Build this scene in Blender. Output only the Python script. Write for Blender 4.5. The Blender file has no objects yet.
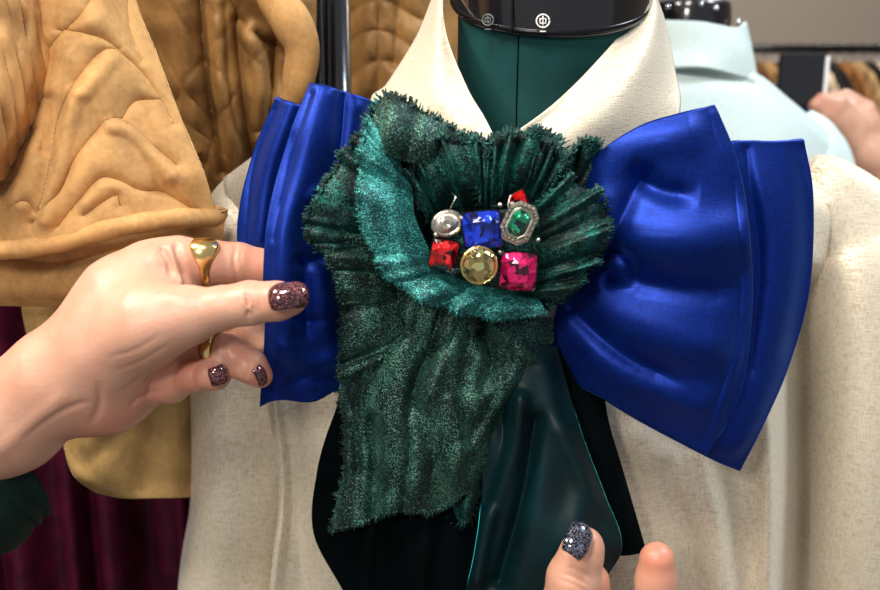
import bpy, bmesh, math, random
import numpy as np
from mathutils import Vector, Matrix
random.seed(7); rng = np.random.default_rng(7)
C = bpy.context.scene.collection
sc = bpy.context.scene
# ------------------------------------------------------------------ camera
F = 943.6; TH = math.radians(12.8); CY = -0.6; CZ = 1.45
cam = bpy.data.cameras.new('camera'); camo = bpy.data.objects.new('camera', cam); C.objects.link(camo)
camo.location = (0, CY, CZ); camo.rotation_euler = (math.pi/2-TH, 0, 0)
cam.sensor_width = 36; cam.lens = 36*F/880; cam.clip_start = 0.02
sc.camera = camo
cam.dof.use_dof = True; cam.dof.focus_distance = 0.60; cam.dof.aperture_fstop = 6.5

def P(a):
    """measured photo position (px, py) at real distance y -> metres in the room; array (...,3)"""
    a = np.asarray(a, float)
    u = (a[..., 0]-440)/F; v = -(a[..., 1]-295)/F
    dy = math.cos(TH)+v*math.sin(TH); dz = -math.sin(TH)+v*math.cos(TH)
    t = (a[..., 2]-CY)/dy
    return np.stack([u*t, a[..., 2]+0*t, CZ+dz*t], -1)
def V(px, py, y): return Vector(P((px, py, y)))
def mpp(y): return (y-CY)/F          # metres per pixel at y
# ------------------------------------------------------------------ objects
def tag(o, label=None, cat=None, group=None, kind=None):
    if label: o['label'] = label
    if cat: o['category'] = cat
    if group: o['group'] = group
    if kind: o['kind'] = kind
    return o
def empty(name, loc, label, cat, group=None):
    o = bpy.data.objects.new(name, None); C.objects.link(o); o.location = loc; o.empty_display_size = .02
    bpy.context.view_layer.update()
    return tag(o, label, cat, group)
def mk(name, verts, faces, mat, parent=None, smooth=True, solid=0, sub=0, label=None, edges=()):
    me = bpy.data.meshes.new(name)
    me.from_pydata([tuple(map(float, v)) for v in verts], list(edges), [tuple(map(int, f)) for f in faces])
    me.update()
    me.materials.append(mat)
    if smooth: me.polygons.foreach_set('use_smooth', [True]*len(me.polygons))
    o = bpy.data.objects.new(name, me); C.objects.link(o)
    if parent:
        o.parent = parent
        p = parent; off = Vector((0, 0, 0))
        while p: off += p.location; p = p.parent
        me.transform(Matrix.Translation(-off))
    if solid:
        m = o.modifiers.new('s', 'SOLIDIFY'); m.thickness = solid; m.offset = 0
    if sub:
        m = o.modifiers.new('b', 'SUBSURF'); m.levels = sub; m.render_levels = sub
    if label: o['label'] = label
    return o
# ------------------------------------------------------------------ curves and grids
def cr(pts, n, closed=False):
    p = np.asarray(pts, float); m = len(p)
    if m == 1: return np.repeat(p, n, 0)
    if closed:
        q = np.concatenate([p[-1:], p, p[:2]], 0); t = np.linspace(0, m, n, endpoint=False)
    else:
        q = np.concatenate([2*p[:1]-p[1:2], p, 2*p[-1:]-p[-2:-1]], 0); t = np.linspace(0, m-1, n)
    i = np.minimum(t.astype(int), (m if closed else m-1)-1); f = (t-i)
    f = f.reshape((-1,)+(1,)*(p.ndim-1))
    a, b, c, d = q[i], q[i+1], q[i+2], q[i+3]
    return .5*((2*b)+(c-a)*f+(2*a-5*b+4*c-d)*f**2+(3*b-a-3*c+d)*f**3)
def grid(rows, nu, nv):
    """rows of control points, each of any length -> (nv, nu, 3)"""
    return cr(np.stack([cr(r, nu) for r in rows]), nv)
def gfaces(nv, nu, cu=False, cv=False, o=0):
    f = []
    for j in range(nv if cv else nv-1):
        for i in range(nu if cu else nu-1):
            a = j*nu+i; b = j*nu+(i+1) % nu; c = ((j+1) % nv)*nu+(i+1) % nu; d = ((j+1) % nv)*nu+i
            f.append((o+a, o+b, o+c, o+d))
    return f
def sdist(px, py, line):
    """distance to a polyline and how far along it"""
    best = np.full(px.shape, 1e9); al = np.zeros(px.shape); n = len(line)-1
    for k in range(n):
        ax, ay = line[k]; bx, by = line[k+1]
        dx, dy = bx-ax, by-ay; L = dx*dx+dy*dy+1e-9
        t = np.clip(((px-ax)*dx+(py-ay)*dy)/L, 0, 1)
        d = np.hypot(px-ax-t*dx, py-ay-t*dy)
        m = d < best; best = np.where(m, d, best); al = np.where(m, (k+t)/n, al)
    return best, al
def folds(*fl):
    """each: (polyline, width px, height mm[, fade start 0/1, fade end 0/1])"""
    fl = [(cr(np.array(f[0], float), 4*len(f[0])), *f[1:]) for f in fl]
    def fn(px, py):
        h = np.zeros(px.shape)
        for f in fl:
            d, al = sdist(px, py, f[0]); w = f[1]
            fa, fb = (f[3], f[4]) if len(f) > 4 else (0, 0)
            tp = np.clip(al*4, 0, 1) if fa else 1
            tq = np.clip((1-al)*4, 0, 1) if fb else 1
            h = h+f[2]*.001*np.exp(-(d/w)**2)*tp*tq
        return h
    return fn
_ph = rng.uniform(0, 6.28, (40, 3)); _dr = rng.uniform(0, 6.28, 40)
def wob(px, py, s, amp, k=0, n=8):
    """soft irregular undulation"""
    h = 0
    for i in range(n):
        a = _dr[(i+k) % 40]; fr = (0.6+.12*i)/s
        h = h+np.sin(px*fr*math.cos(a)+py*fr*math.sin(a)+_ph[(i+k) % 40, 0]+1.3*np.sin(px*fr*.4+_ph[(i+k) % 40, 1])+1.1*np.sin(py*fr*.5+_ph[(i+k) % 40, 2]))
    return h*amp*.001/math.sqrt(n)
def sheet(name, rows, mat, parent, nu=90, nv=90, fn=None, solid=.0012, wb=None, edge=None, label=None, fringe=None):
    g = grid(rows, nu, nv)
    h = 0
    if fn: h = h+fn(g[..., 0], g[..., 1])
    if wb: h = h+wob(g[..., 0], g[..., 1], *wb)
    g[..., 2] -= h
    if edge:          # ragged or wavy border in pixels
        for sl in ((0, slice(None)), (-1, slice(None)), (slice(None), 0), (slice(None), -1)):
            g[sl][..., :2] += rng.normal(0, edge, g[sl][..., :2].shape)
    w = P(g).reshape(-1, 3)
    fc = gfaces(nv, nu)
    vs = list(w)
    if fringe:
        fringes(vs, fc, w.reshape(nv, nu, 3), *fringe)
    return mk(name, vs, fc, mat, parent, solid=solid, label=label)
def fringes(vs, fc, w, sides, L=.004, dens=3):
    c = w.mean((0, 1))
    for s in sides:
        ed = {'t': w[0], 'b': w[-1], 'l': w[:, 0], 'r': w[:, -1]}[s]
        inn = {'t': w[3], 'b': w[-4], 'l': w[:, 3], 'r': w[:, -4]}[s]
        for i in range(len(ed)-1):
            for q in range(dens):
                t = rng.random(); a = ed[i]*(1-t)+ed[i+1]*t
                n = a-(inn[i]*(1-t)+inn[i+1]*t); n = n/(np.linalg.norm(n)+1e-9)
                tg = ed[i+1]-ed[i]; tg = tg/(np.linalg.norm(tg)+1e-9)
                d = n+rng.normal(0, .5, 3); d = d/np.linalg.norm(d)
                l = L*rng.uniform(.3, 1.1); k = len(vs)
                vs += [a-tg*.0005-n*.001, a+tg*.0005-n*.001, a+d*l+tg*.00015]
                fc.append((k, k+1, k+2))
def tube_v(pts, rads, ns=24, close=True, squash=None):
    """world path -> verts, faces"""
    p = np.array([list(map(float, q)) for q in pts]); vs = []; fc = []
    up = np.array([0, 0, 1.0]); n = len(p); T = np.gradient(p, axis=0)
    ref = np.array([0, 1.0, 0]) if abs(T[0][2]) > abs(T[0][1]) else up
    for i in range(n):
        t = T[i]/np.linalg.norm(T[i]); a = np.cross(t, ref); a /= np.linalg.norm(a); b = np.cross(a, t)
        for k in range(ns):
            an = 2*math.pi*k/ns; r = rads[i]
            vs.append(p[i]+a*r*math.cos(an)+b*r*math.sin(an)*(squash or 1))
    fc = gfaces(n, ns, cu=True)
    if close:
        fc.append(tuple(range(ns))[::-1]); fc.append(tuple((n-1)*ns+k for k in range(ns)))
    return vs, fc
def box_v(c, s):
    x, y, z = c; a, b, d = s[0]/2, s[1]/2, s[2]/2
    vs = [(x+i*a, y+j*b, z+k*d) for i in (-1, 1) for j in (-1, 1) for k in (-1, 1)]
    return vs, [(0, 1, 3, 2), (4, 6, 7, 5), (0, 4, 5, 1), (2, 3, 7, 6), (0, 2, 6, 4), (1, 5, 7, 3)]
def join(*parts):
    vs = []; fc = []
    for v, f in parts:
        o = len(vs); vs += list(v); fc += [tuple(i+o for i in q) for q in f]
    return vs, fc
def box(name, c, s, mat, parent=None, bev=0):
    v, f = box_v(c, s); o = mk(name, v, f, mat, parent, smooth=False)
    if bev: m = o.modifiers.new('b', 'BEVEL'); m.width = bev; m.segments = 3
    return o
# ------------------------------------------------------------------ materials
def N(m, t, **k):
    n = m.node_tree.nodes.new(t)
    for a, b in k.items():
        if a.startswith('_'): setattr(n, a[1:], b)
        else: n.inputs[a.replace('_', ' ')].default_value = b
    return n
def base(name, col, rough=.5, metal=0, **k):
    m = bpy.data.materials.new(name); m.use_nodes = True
    b = m.node_tree.nodes['Principled BSDF']
    b.inputs['Base Color'].default_value = (*col, 1); b.inputs['Roughness'].default_value = rough; b.inputs['Metallic'].default_value = metal
    for a, c in k.items(): b.inputs[a.replace('_', ' ')].default_value = c
    return m, b
def lk(m, a, b): m.node_tree.links.new(a, b)
def coords(m, sc3, rot=(0, 0, 0)):
    t = N(m, 'ShaderNodeTexCoord'); mp = N(m, 'ShaderNodeMapping'); lk(m, t.outputs['Object'], mp.inputs[0])
    mp.inputs['Scale'].default_value = sc3; mp.inputs['Rotation'].default_value = rot
    return mp.outputs[0]
def noise(m, sc3, scale=1, detail=3, rot=(0, 0, 0)):
    n = N(m, 'ShaderNodeTexNoise'); n.inputs['Scale'].default_value = scale; n.inputs['Detail'].default_value = detail
    lk(m, coords(m, sc3, rot), n.inputs['Vector']); return n.outputs[0]
def ramp(m, fac, stops):
    r = N(m, 'ShaderNodeValToRGB'); lk(m, fac, r.inputs[0]); e = r.color_ramp.elements
    while len(e) < len(stops): e.new(.5)
    for i, (p, c) in enumerate(stops): e[i].position = p; e[i].color = (*c, 1)
    return r.outputs[0]
def math_(m, op, a, b):
    n = N(m, 'ShaderNodeMath', _operation=op)
    for i, x in enumerate((a, b)):
        if isinstance(x, (int, float)): n.inputs[i].default_value = x
        else: lk(m, x, n.inputs[i])
    return n.outputs[0]
def bump(m, b, h, st=.5, d=.001):
    n = N(m, 'ShaderNodeBump'); n.inputs['Strength'].default_value = st; n.inputs['Distance'].default_value = d
    lk(m, h, n.inputs['Height']); lk(m, n.outputs[0], b.inputs['Normal'])
def linen(name, lo, hi, sh=.25, rough=.42, metal=.25, sc_=1.0, rot=(0, 0, 0)):
    m, b = base(name, hi, rough, metal)
    w1 = noise(m, (1300*sc_, 500*sc_, 170*sc_), 1, 2, rot); w2 = noise(m, (150*sc_, 150*sc_, 1200*sc_), 1, 2, rot)
    s = math_(m, 'ADD', math_(m, 'MULTIPLY', w1, .5), math_(m, 'MULTIPLY', w2, .5))
    lk(m, ramp(m, s, [(.36, lo), (.56, hi)]), b.inputs['Base Color'])
    rr = ramp(m, s, [(.4, (.7,)*3), (.62, (.32,)*3)]); lk(m, rr, b.inputs['Roughness'])
    b.inputs['Sheen Weight'].default_value = sh
    bump(m, b, s, .55, .0009); return m
def glitter(name, dark, mid, light, scale=1500, metal=.35, sheen=.6, pos=(.38, .52, .66), big=.3):
    m, b = base(name, mid, .45, metal)
    n1 = noise(m, (scale,)*3, 1, 2); n2 = noise(m, (75, 75, 35), 1, 4); n3 = noise(m, (scale*.25, scale*.25, scale*.9), 1, 2)
    s = math_(m, 'ADD', math_(m, 'MULTIPLY', n1, .8-big), math_(m, 'ADD', math_(m, 'MULTIPLY', n2, big), math_(m, 'MULTIPLY', n3, .2)))
    lk(m, ramp(m, s, [(pos[0], dark), (pos[1], mid), (pos[2], light)]), b.inputs['Base Color'])
    b.inputs['Sheen Weight'].default_value = sheen; b.inputs['Sheen Tint'].default_value = (*light, 1); b.inputs['Sheen Roughness'].default_value = .4
    bump(m, b, s, .9, .0012); return m
def velvet(name, col, sh, shc, rough=.75, scale=500, bs=.25, var=.6, spec=.25):
    m, b = base(name, col, rough, 0)
    n1 = noise(m, (scale,)*3, 1, 3); n2 = noise(m, (35, 35, 35), 1, 3)
    s = math_(m, 'ADD', math_(m, 'MULTIPLY', n1, .3), math_(m, 'MULTIPLY', n2, .7))
    lk(m, ramp(m, s, [(.38, tuple(c*var for c in col)), (.6, tuple(min(1, c*1.2) for c in col))]), b.inputs['Base Color'])
    b.inputs['Sheen Weight'].default_value = sh; b.inputs['Sheen Tint'].default_value = (*shc, 1); b.inputs['Sheen Roughness'].default_value = .12
    b.inputs['Specular IOR Level'].default_value = spec
    bump(m, b, s, bs, .001); return m
def satin(name, col, hi):
    m, b = base(name, col, .46, .7)
    n1 = noise(m, (1500, 700, 150), 1, 2); n2 = noise(m, (140, 140, 1500), 1, 2)
    s = math_(m, 'ADD', math_(m, 'MULTIPLY', n1, .5), math_(m, 'MULTIPLY', n2, .5))
    lk(m, ramp(m, s, [(.2, col), (.62, hi)]), b.inputs['Base Color'])
    b.inputs['Sheen Weight'].default_value = .35; b.inputs['Sheen Tint'].default_value = (.05, .3, 1, 1); b.inputs['Sheen Roughness'].default_value = .35
    b.inputs['Anisotropic'].default_value = .4
    bump(m, b, s, .25, .0005); return m
M = {}
M['cream'] = linen('cream_linen', (.54, .45, .31), (.78, .70, .55), .3, .42, .3)
M['mint'] = linen('cool_tinted_linen', (.50, .60, .58), (.60, .72, .70), .2, .6, .0)  # cream linen as reflected, cool light tint put into the colour
M['blue'] = satin('royal_blue_satin', (.0004, .007, .10), (.001, .028, .28))
M['green'] = glitter('dark_green_glitter', (.0002, .003, .003), (.001, .022, .020), (.03, .26, .20), 1300, .3, .25, (.44, .52, .60))
M['green_lt'] = glitter('teal_glitter', (.001, .03, .032), (.003, .11, .11), (.14, .66, .60), 1300, .35, .3, (.43, .51, .60))
M['green_gr'] = glitter('green_gold_glitter', (.0003, .006, .005), (.001, .024, .021), (.15, .40, .29), 1300, .35, .2, (.43, .52, .61), .24)
M['bvelvet'] = velvet('black_green_velvet', (.0003, .0022, .003), .0, (.01, .12, .12), .9, spec=.06)
M['tvelvet'] = velvet('teal_velvet', (.0004, .015, .019), 1.0, (.03, .7, .7), .5, 1100, .6, .6)
M['gold'] = velvet('gold_velvet', (.52, .285, .105), 1.0, (1, .80, .50), .7, 260, .5, .8)
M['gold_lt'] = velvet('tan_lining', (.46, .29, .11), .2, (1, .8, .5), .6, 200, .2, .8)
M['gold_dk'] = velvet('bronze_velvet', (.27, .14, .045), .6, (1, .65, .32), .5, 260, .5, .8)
M['maroon'] = velvet('maroon_velvet', (.055, .001, .014), .7, (.9, .03, .30), .6, 200, .3, .5)
M['cuff'] = velvet('green_cuff_velvet', (.001, .02, .015), .3, (.05, .4, .3), .8)
M['teal_cloth'] = velvet('teal_cloth', (.003, .045, .045), .1, (.1, .5, .5), .8, 1200, .3, .85)
M['black'] = base('black_gloss', (.006, .006, .008), .18, 0, Coat_Weight=.6)[0]
M['blackm'] = base('black_metal', (.01, .01, .012), .25, .6)[0]
M['chrome'] = base('steel', (.7, .7, .72), .2, 1)[0]
M['brass'] = base('gold_metal', (.85, .62, .24), .22, 1)[0]
M['silver'] = base('silver_metal', (.55, .5, .42), .28, 1)[0]
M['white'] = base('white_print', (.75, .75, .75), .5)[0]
M['wall'] = base('beige_wall', (.36, .31, .26), .9)[0]
M['wood'] = base('dark_panel', (.03, .016, .01), .6)[0]
m, b = base('grey_floor', (.12, .10, .09), .5); lk(m, ramp(m, noise(m, (6, 40, 6), 1, 4), [(.35, (.10, .08, .06)), (.7, (.2, .16, .12))]), b.inputs['Base Color']); M['floor'] = m
def skin():
    m, b = base('skin', (.66, .38, .27), .42)
    n = noise(m, (45, 45, 45), 1, 4); at = N(m, 'ShaderNodeAttribute', _attribute_name='blush')
    mx = N(m, 'ShaderNodeMix', _data_type='RGBA'); lk(m, at.outputs['Fac'], mx.inputs[0])
    lk(m, ramp(m, n, [(.3, (.55, .28, .185)), (.7, (.64, .36, .25))]), mx.inputs[6]); mx.inputs[7].default_value = (.62, .19, .12, 1)
    lk(m, mx.outputs[2], b.inputs['Base Color'])
    b.inputs['Subsurface Weight'].default_value = .25; b.inputs['Subsurface Radius'].default_value = (1, .35, .2); b.inputs['Subsurface Scale'].default_value = .004
    f = noise(m, (420, 420, 420), 1, 3); f2 = noise(m, (260, 900, 500), 1, 2, (0, .5, .3))
    bump(m, b, math_(m, 'ADD', f, f2), .22, .0006); return m
M['skin'] = skin()
def nailm(name, d, l):
    m, b = base(name, d, .12, .35, Coat_Weight=1.0)
    v = N(m, 'ShaderNodeTexVoronoi'); v.inputs['Scale'].default_value = 1; lk(m, coords(m, (1500,)*3), v.inputs['Vector'])
    sp = N(m, 'ShaderNodeSeparateColor'); lk(m, v.outputs['Color'], sp.inputs[0])
    lk(m, ramp(m, sp.outputs[0], [(.45, d), (.8, tuple(.5*(a+c) for a, c in zip(d, l))), (.97, l)]), b.inputs['Base Color']); return m
M['nail_m'] = nailm('maroon_glitter_polish', (.018, .003, .006), (.42, .14, .14))
M['nail_b'] = nailm('black_glitter_polish', (.004, .004, .010), (.28, .28, .38))
def gemm(name, c, metal=.55):
    m, b = base(name, c, .06, metal, Coat_Weight=.8)
    v = N(m, 'ShaderNodeTexVoronoi', _distance='CHEBYCHEV'); v.inputs['Scale'].default_value = 1; lk(m, coords(m, (210,)*3, (.4, .3, .7)), v.inputs['Vector'])
    sp = N(m, 'ShaderNodeSeparateColor'); lk(m, v.outputs['Color'], sp.inputs[0])
    hi = tuple(min(1, x*1.3+.03) for x in c)
    lk(m, ramp(m, sp.outputs[0], [(.15, tuple(x*(.35 if name[-4:] in ('gold', 'lear') else .06) for x in c)), (.5, tuple(x*.6 for x in c)), (.8, c), (.97, hi)]), b.inputs['Base Color'])  # facet sparkle painted as dark to bright cells in the base colour
    nm = N(m, 'ShaderNodeBump'); nm.inputs['Strength'].default_value = .8; nm.inputs['Distance'].default_value = .0012
    lk(m, v.outputs['Distance'], nm.inputs['Height']); lk(m, nm.outputs[0], b.inputs['Normal'])
    return m
for k, c in dict(blue=(.01, .06, .9), red=(.85, .01, .01), magenta=(.80, .004, .14), green=(.0, .30, .14), clear=(.95, .88, .76), gold=(.95, .70, .24)).items():
    M['gem_'+k] = gemm('gem_'+k, c, 1 if k == 'gold' else .5)

# ================================================================== SETTING
def struct(name, *a): return tag(box(name, *a), kind='structure')
struct('floor', (0.3, 1.0, -.05), (5, 5, .1), M['floor'])
struct('wall_back', (0.3, 3.1, 1.4), (5, .1, 2.8), M['wall'])
struct('wall_left', (-1.75, 1.0, 1.4), (.1, 4.1, 2.8), M['wood'])
struct('wall_right', (2.8, 1.0, 1.4), (.1, 4.1, 2.8), M['wall'])

# ================================================================== DRESS FORM
NX = .0775
def rings(spec, ns=64, cut=None):
    """spec: (cx, cy, z, rx, ry, tilt) -> verts, faces"""
    g = []
    for cx, cy, z, rx, ry, tl in spec:
        a = np.linspace(0, 2*np.pi, ns, endpoint=False)
        x = cx+rx*np.cos(a); yy = ry*np.sin(a); g.append(np.stack([x, cy+yy*math.cos(tl), z+yy*math.sin(tl)], -1))
    g = np.stack(g)
    return g
def loft(name, spec, mat, parent, n=60, ns=64, cap=True, label=None, solid=0):
    g = cr(rings(spec, ns), n)
    f = gfaces(n, ns, cu=True)
    if cap: f += [tuple(range(ns))[::-1], tuple((n-1)*ns+k for k in range(ns))]
    return mk(name, g.reshape(-1, 3), f, mat, parent, label=label, solid=solid)
form = empty('dress_form', (NX, .13, 0), 'teal fabric dress form with glossy black neck band, wearing the cream jacket and bow', 'dress form')
loft('torso', [(NX, .13, .74, .13, .085, 0), (NX, .13, .9, .115, .08, 0), (NX, .13, 1.05, .13, .082, 0), (NX, .13, 1.2, .145, .088, 0), (NX, .125, 1.33, .135, .078, 0),
    (NX, .115, 1.385, .085, .072, .05), (NX, .105, 1.42, .068, .064, .25), (NX, .10, 1.465, .065, .062, .36), (NX, .09, 1.515, .065, .062, .38)], M['teal_cloth'], form)
loft('neck_band', [(NX, .093, 1.502, .0665, .0645, .38), (NX, .093, 1.504, .0695, .067, .38), (NX, .090, 1.530, .0695, .067, .38), (NX, .088, 1.555, .0695, .067, .38), (NX, .088, 1.558, .066, .064, .38)], M['black'], form, n=24)
loft('band_rim', [(NX, .0935, 1.5035, .0702, .0678, .38), (NX, .0935, 1.5052, .0708, .0684, .38), (NX, .0935, 1.507, .0702, .0678, .38)], M['blackm'], form, n=6)
def on_band(px, py, off=.0008):
    """point on the curved band in front"""
    for it in range(40):
        pass
    y = .02
    lo, hi = -.1, .09
    for _ in range(40):
        y = (lo+hi)/2; w = P((px, py, y)); t = .38
        dz = w[2]-1.505; cyy = .090-dz*.0
        # local coordinate across the tilted ring
        ex = (w[0]-NX)/(.0695+off); ey = (w[1]-cyy)/((.067+off)*math.cos(t))
        if ex*ex+ey*ey > 1: lo = y
        else: hi = y
    return P((px, py, y))
def emblem(cx, cy, r, mat, nm):
    parts = []
    pts = [on_band(cx+r*math.cos(a), cy+r*math.sin(a)) for a in np.linspace(0, 2*math.pi, 25)]
    parts.append(tube_v(pts, [.00055]*25, 6))
    for (x0, y0, x1, y1) in ((-.5, -.35, .5, -.35), (-.5, .35, .5, .35), (0, -.8, 0, .8), (-.45, -.35, -.45, .35), (.45, -.35, .45, .35)):
        parts.append(tube_v([on_band(cx+r*(x0+(x1-x0)*k/3), cy+r*(y0+(y1-y0)*k/3)) for k in range(4)], [.00045]*4, 6))
    parts.append(tube_v([on_band(cx-3+2*k, cy+r+4) for k in range(4)], [.0005]*4, 6))
    v, f = join(*parts); return mk(nm, v, f, mat, form)
emblem(543, 21, 6.5, M['white'], 'emblem')
greyp = base('grey_print', (.10, .12, .13), .5)[0]
emblem(488, 20, 5.5, greyp, 'emblem')
# seam down the front
seam_pts = []
bpy.context.view_layer.update()
torso = [q for q in form.children if q.name.startswith('torso')][0]
tv = np.array([tuple(torso.matrix_world @ q.co) for q in torso.data.vertices]).reshape(60, 64, 3)
for ring in tv:
    if ring[:, 2].min() < 1.30: continue
    fr2 = ring[32:]; x0 = .0515                       # front half, left to right
    seam_pts.append([x0, np.interp(x0, fr2[:, 0], fr2[:, 1])-.0002, np.interp(x0, fr2[:, 0], fr2[:, 2])])
if len(seam_pts) > 3:
    v, f = tube_v(seam_pts, [.0005]*len(seam_pts), 6); mk('seam', v, f, M['bvelvet'], form)
v, f = tube_v([on_band(512, y, .0003) for y in np.linspace(-25, 34, 8)], [.0007]*8, 6); mk('band_seam', v, f, M['blackm'], form)
v, f = tube_v([(NX, .13, .04), (NX, .13, .76)], [.014, .014]); mk('pole', v, f, M['blackm'], form)
v, f = tube_v([(NX, .13, 0), (NX, .13, .02), (NX, .13, .03), (NX, .13, .05)], [.17, .17, .15, .02], 40); mk('base', v, f, M['blackm'], form)

# ================================================================== CREAM JACKET
jk = empty('jacket', (NX, .13, .80), 'cream woven linen jacket with open pointed collar on the front dress form', 'jacket')
def closed_body(name, rows, mat, parent, yb, fn=None, wb=None, nu=130, nv=110, solid=.0015, shrink=.9, zoff=0, label=None):
    g = grid(rows, nu, nv); h = 0
    if fn: h = h+fn(g[..., 0], g[..., 1])
    if wb: h = h+wob(g[..., 0], g[..., 1], *wb)
    g[..., 2] -= h
    w = P(g)
    nb = 40; back = []
    for j in range(nv):
        L = w[j, 0]; R = w[j, -1]; t = np.linspace(0, 1, nb+2)[1:-1]
        b = R[None]*(1-t)[:, None]+L[None]*t[:, None]
        b[:, 1] += (yb-np.minimum(L[1], R[1]))*np.sin(np.pi*t)**.6
        b[:, 2] = R[2]*(1-t)+L[2]*t+.02*np.sin(np.pi*t)*(1-j/nv)
        back.append(b)
    g2 = np.concatenate([w, np.stack(back)], 1); n2 = nu+nb
    return mk(name, g2.reshape(-1, 3), gfaces(nv, n2, cu=True), mat, parent, solid=solid, label=label)
jf = folds(([(272, 395), (283, 490), (271, 620), (262, 800)], 6, 10), ([(300, 380), (298, 480), (306, 600)], 16, -7), ([(240, 420), (250, 600)], 8, 4), ([(296, 400), (300, 500), (290, 620)], 14, -3),
           ([(640, 440), (700, 520), (735, 640)], 24, 8), ([(700, 455), (718, 520), (724, 600)], 10, 8), ([(735, 470), (745, 540), (748, 620)], 9, -6), ([(665, 470), (690, 540), (700, 620)], 9, -6), ([(762, 360), (770, 480), (769, 640)], 10, 20),
           ([(798, 290), (806, 430), (803, 640)], 20, -55), ([(620, 430), (650, 560), (660, 680)], 16, -3),
           ([(690, 150), (760, 200), (800, 300)], 25, 6))
closed_body('body', [
    [(224, 178, .125), (290, 133, .115), (372, 100, .10), (430, 120, .055), (500, 158, .022), (560, 130, .035), (620, 110, .06), (690, 122, .09), (760, 156, .11), (826, 190, .125)],
    [(228, 200, .115), (300, 168, .075), (380, 160, .045), (500, 180, .018), (600, 170, .03), (700, 165, .065), (770, 185, .08), (832, 222, .11)],
    [(255, 270, .10), (300, 260, .055), (400, 250, .02), (500, 250, .012), (600, 250, .018), (700, 240, .035), (780, 250, .065), (826, 280, .11)],
    [(266, 390, .065), (300, 390, .04), (400, 380, .018), (500, 380, .01), (600, 380, .016), (700, 390, .03), (770, 390, .055), (822, 400, .11)],
    [(280, 490, .06), (320, 490, .036), (400, 490, .02), (500, 490, .012), (600, 490, .016), (700, 490, .03), (770, 490, .05), (820, 500, .11)],
    [(270, 600, .055), (320, 600, .036), (400, 600, .022), (500, 600, .014), (600, 600, .02), (700, 600, .03), (770, 600, .05), (822, 600, .11)],
    [(255, 900, .08), (320, 905, .045), (400, 910, .025), (500, 915, .018), (600, 915, .02), (700, 910, .03), (790, 905, .05), (840, 900, .11)],
], M['cream'], jk, .25, jf, (45, 1.6, 3))
def sleeve(name, path, mat, parent, wf=None, ns=48, n=90, ph=0, amp=.004, solid=.0015):
    c = cr([(*P(p[:3]), p[3]) for p in path], n)
    vs, _ = [], None
    pts = c[:, :3]; T = np.gradient(pts, axis=0); out = []
    for i in range(n):
        t = T[i]/np.linalg.norm(T[i]); a = np.cross(t, (0, 1., 0)); a /= np.linalg.norm(a); b = np.cross(a, t)
        an = np.linspace(0, 2*np.pi, ns, endpoint=False); s = i/n
        r = c[i, 3]*(1+0*an)+amp*(np.sin(3*an+ph+2*s)+.6*np.sin(5*an+1.7*ph+5*s)*s+.5*np.sin(14*s+2*an+ph)*(1-s))
        out.append(pts[i]+np.outer(r*np.cos(an), a)+np.outer(r*np.sin(an), b))
    g = np.stack(out)
    f = gfaces(n, ns, cu=True); f.append(tuple(range(ns))[::-1])
    return mk(name, g.reshape(-1, 3), f, mat, parent, solid=solid)
sleeve('sleeve', [(262, 178, .14, .010), (250, 200, .14, .028), (246, 224, .14, .039), (247, 260, .142, .045), (246, 400, .14, .044), (246, 500, .14, .046), (238, 600, .14, .051), (230, 880, .09, .058)], M['cream'], jk, ph=.6, amp=.0022)
sleeve('sleeve', [(800, 172, .14, .012), (822, 192, .14, .028), (854, 235, .14, .042), (872, 290, .13, .050), (884, 400, .12, .055), (886, 520, .11, .058), (888, 640, .10, .06), (890, 880, .08, .06)], M['cream'], jk, ph=2.2, amp=.0035)
sheet('sleeve_lining', [[(205, 420, .15), (215, 425, .13), (232, 430, .15)], [(196, 500, .15), (212, 500, .13), (235, 500, .15)], [(182, 590, .14), (205, 590, .12), (240, 590, .14)], [(165, 760, .12), (190, 760, .10), (240, 760, .12)]], M['cream'], jk, 30, 50, wb=(20, 1.5, 5))
# collar: left leaf, right leaf, joined by the strip behind the neck
lin = folds(([(447, 30), (468, 90), (495, 140)], 5, 1.6), ([(400, 80), (440, 95), (480, 140)], 20, 2))
cl = [[(545, -34, .170), (545, -28, .182), (545, -14, .190)], [(462, -30, .150), (452, -24, .162), (444, -14, .172)], [(445, -14, .090), (441, -13, .098), (436, -8, .112)],
      [(446, 32, .052), (436, 36, .050), (418, 36, .090)], [(467, 88, .020), (436, 86, .020), (388, 84, .068)], [(484, 118, .007), (450, 120, .004), (372, 104, .050)], [(497, 143, .000), (470, 155, -.002), (400, 165, .018)]]
sheet('collar', cl, M['cream'], jk, 46, 90, fn=lin, wb=(30, .5, 2), solid=.0022)
rin = folds(([(641, 6), (600, 57), (555, 103), (505, 139)], 5, 1.8), ([(640, 60), (600, 100), (560, 140)], 24, 2.5), ([(668, 20), (670, 90)], 10, -1.5))
crr = [[(545, -34, .170), (545, -28, .182), (545, -14, .190)], [(628, -30, .150), (640, -24, .162), (652, -14, .172)], [(646, -14, .100), (650, -12, .104), (655, -4, .118)],
       [(641, 8, .078), (655, 14, .070), (664, 22, .104)], [(602, 56, .040), (640, 62, .036), (674, 70, .082)], [(556, 102, .012), (610, 118, .010), (679, 112, .060)], [(503, 141, -.001), (560, 168, -.002), (655, 165, .03)]]
sheet('collar', crr, M['cream'], jk, 60, 90, fn=rin, wb=(30, .5, 6), solid=.0022)
# centre placket below
sheet('placket', [[(480, 165, .012), (500, 165, .008), (520, 165, .012)], [(478, 380, .006), (500, 380, .002), (522, 380, .006)], [(478, 600, .008), (500, 600, .004), (522, 600, .008)], [(478, 905, .012), (500, 905, .008), (522, 905, .012)]], M['cream'], jk, 12, 60)

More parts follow.
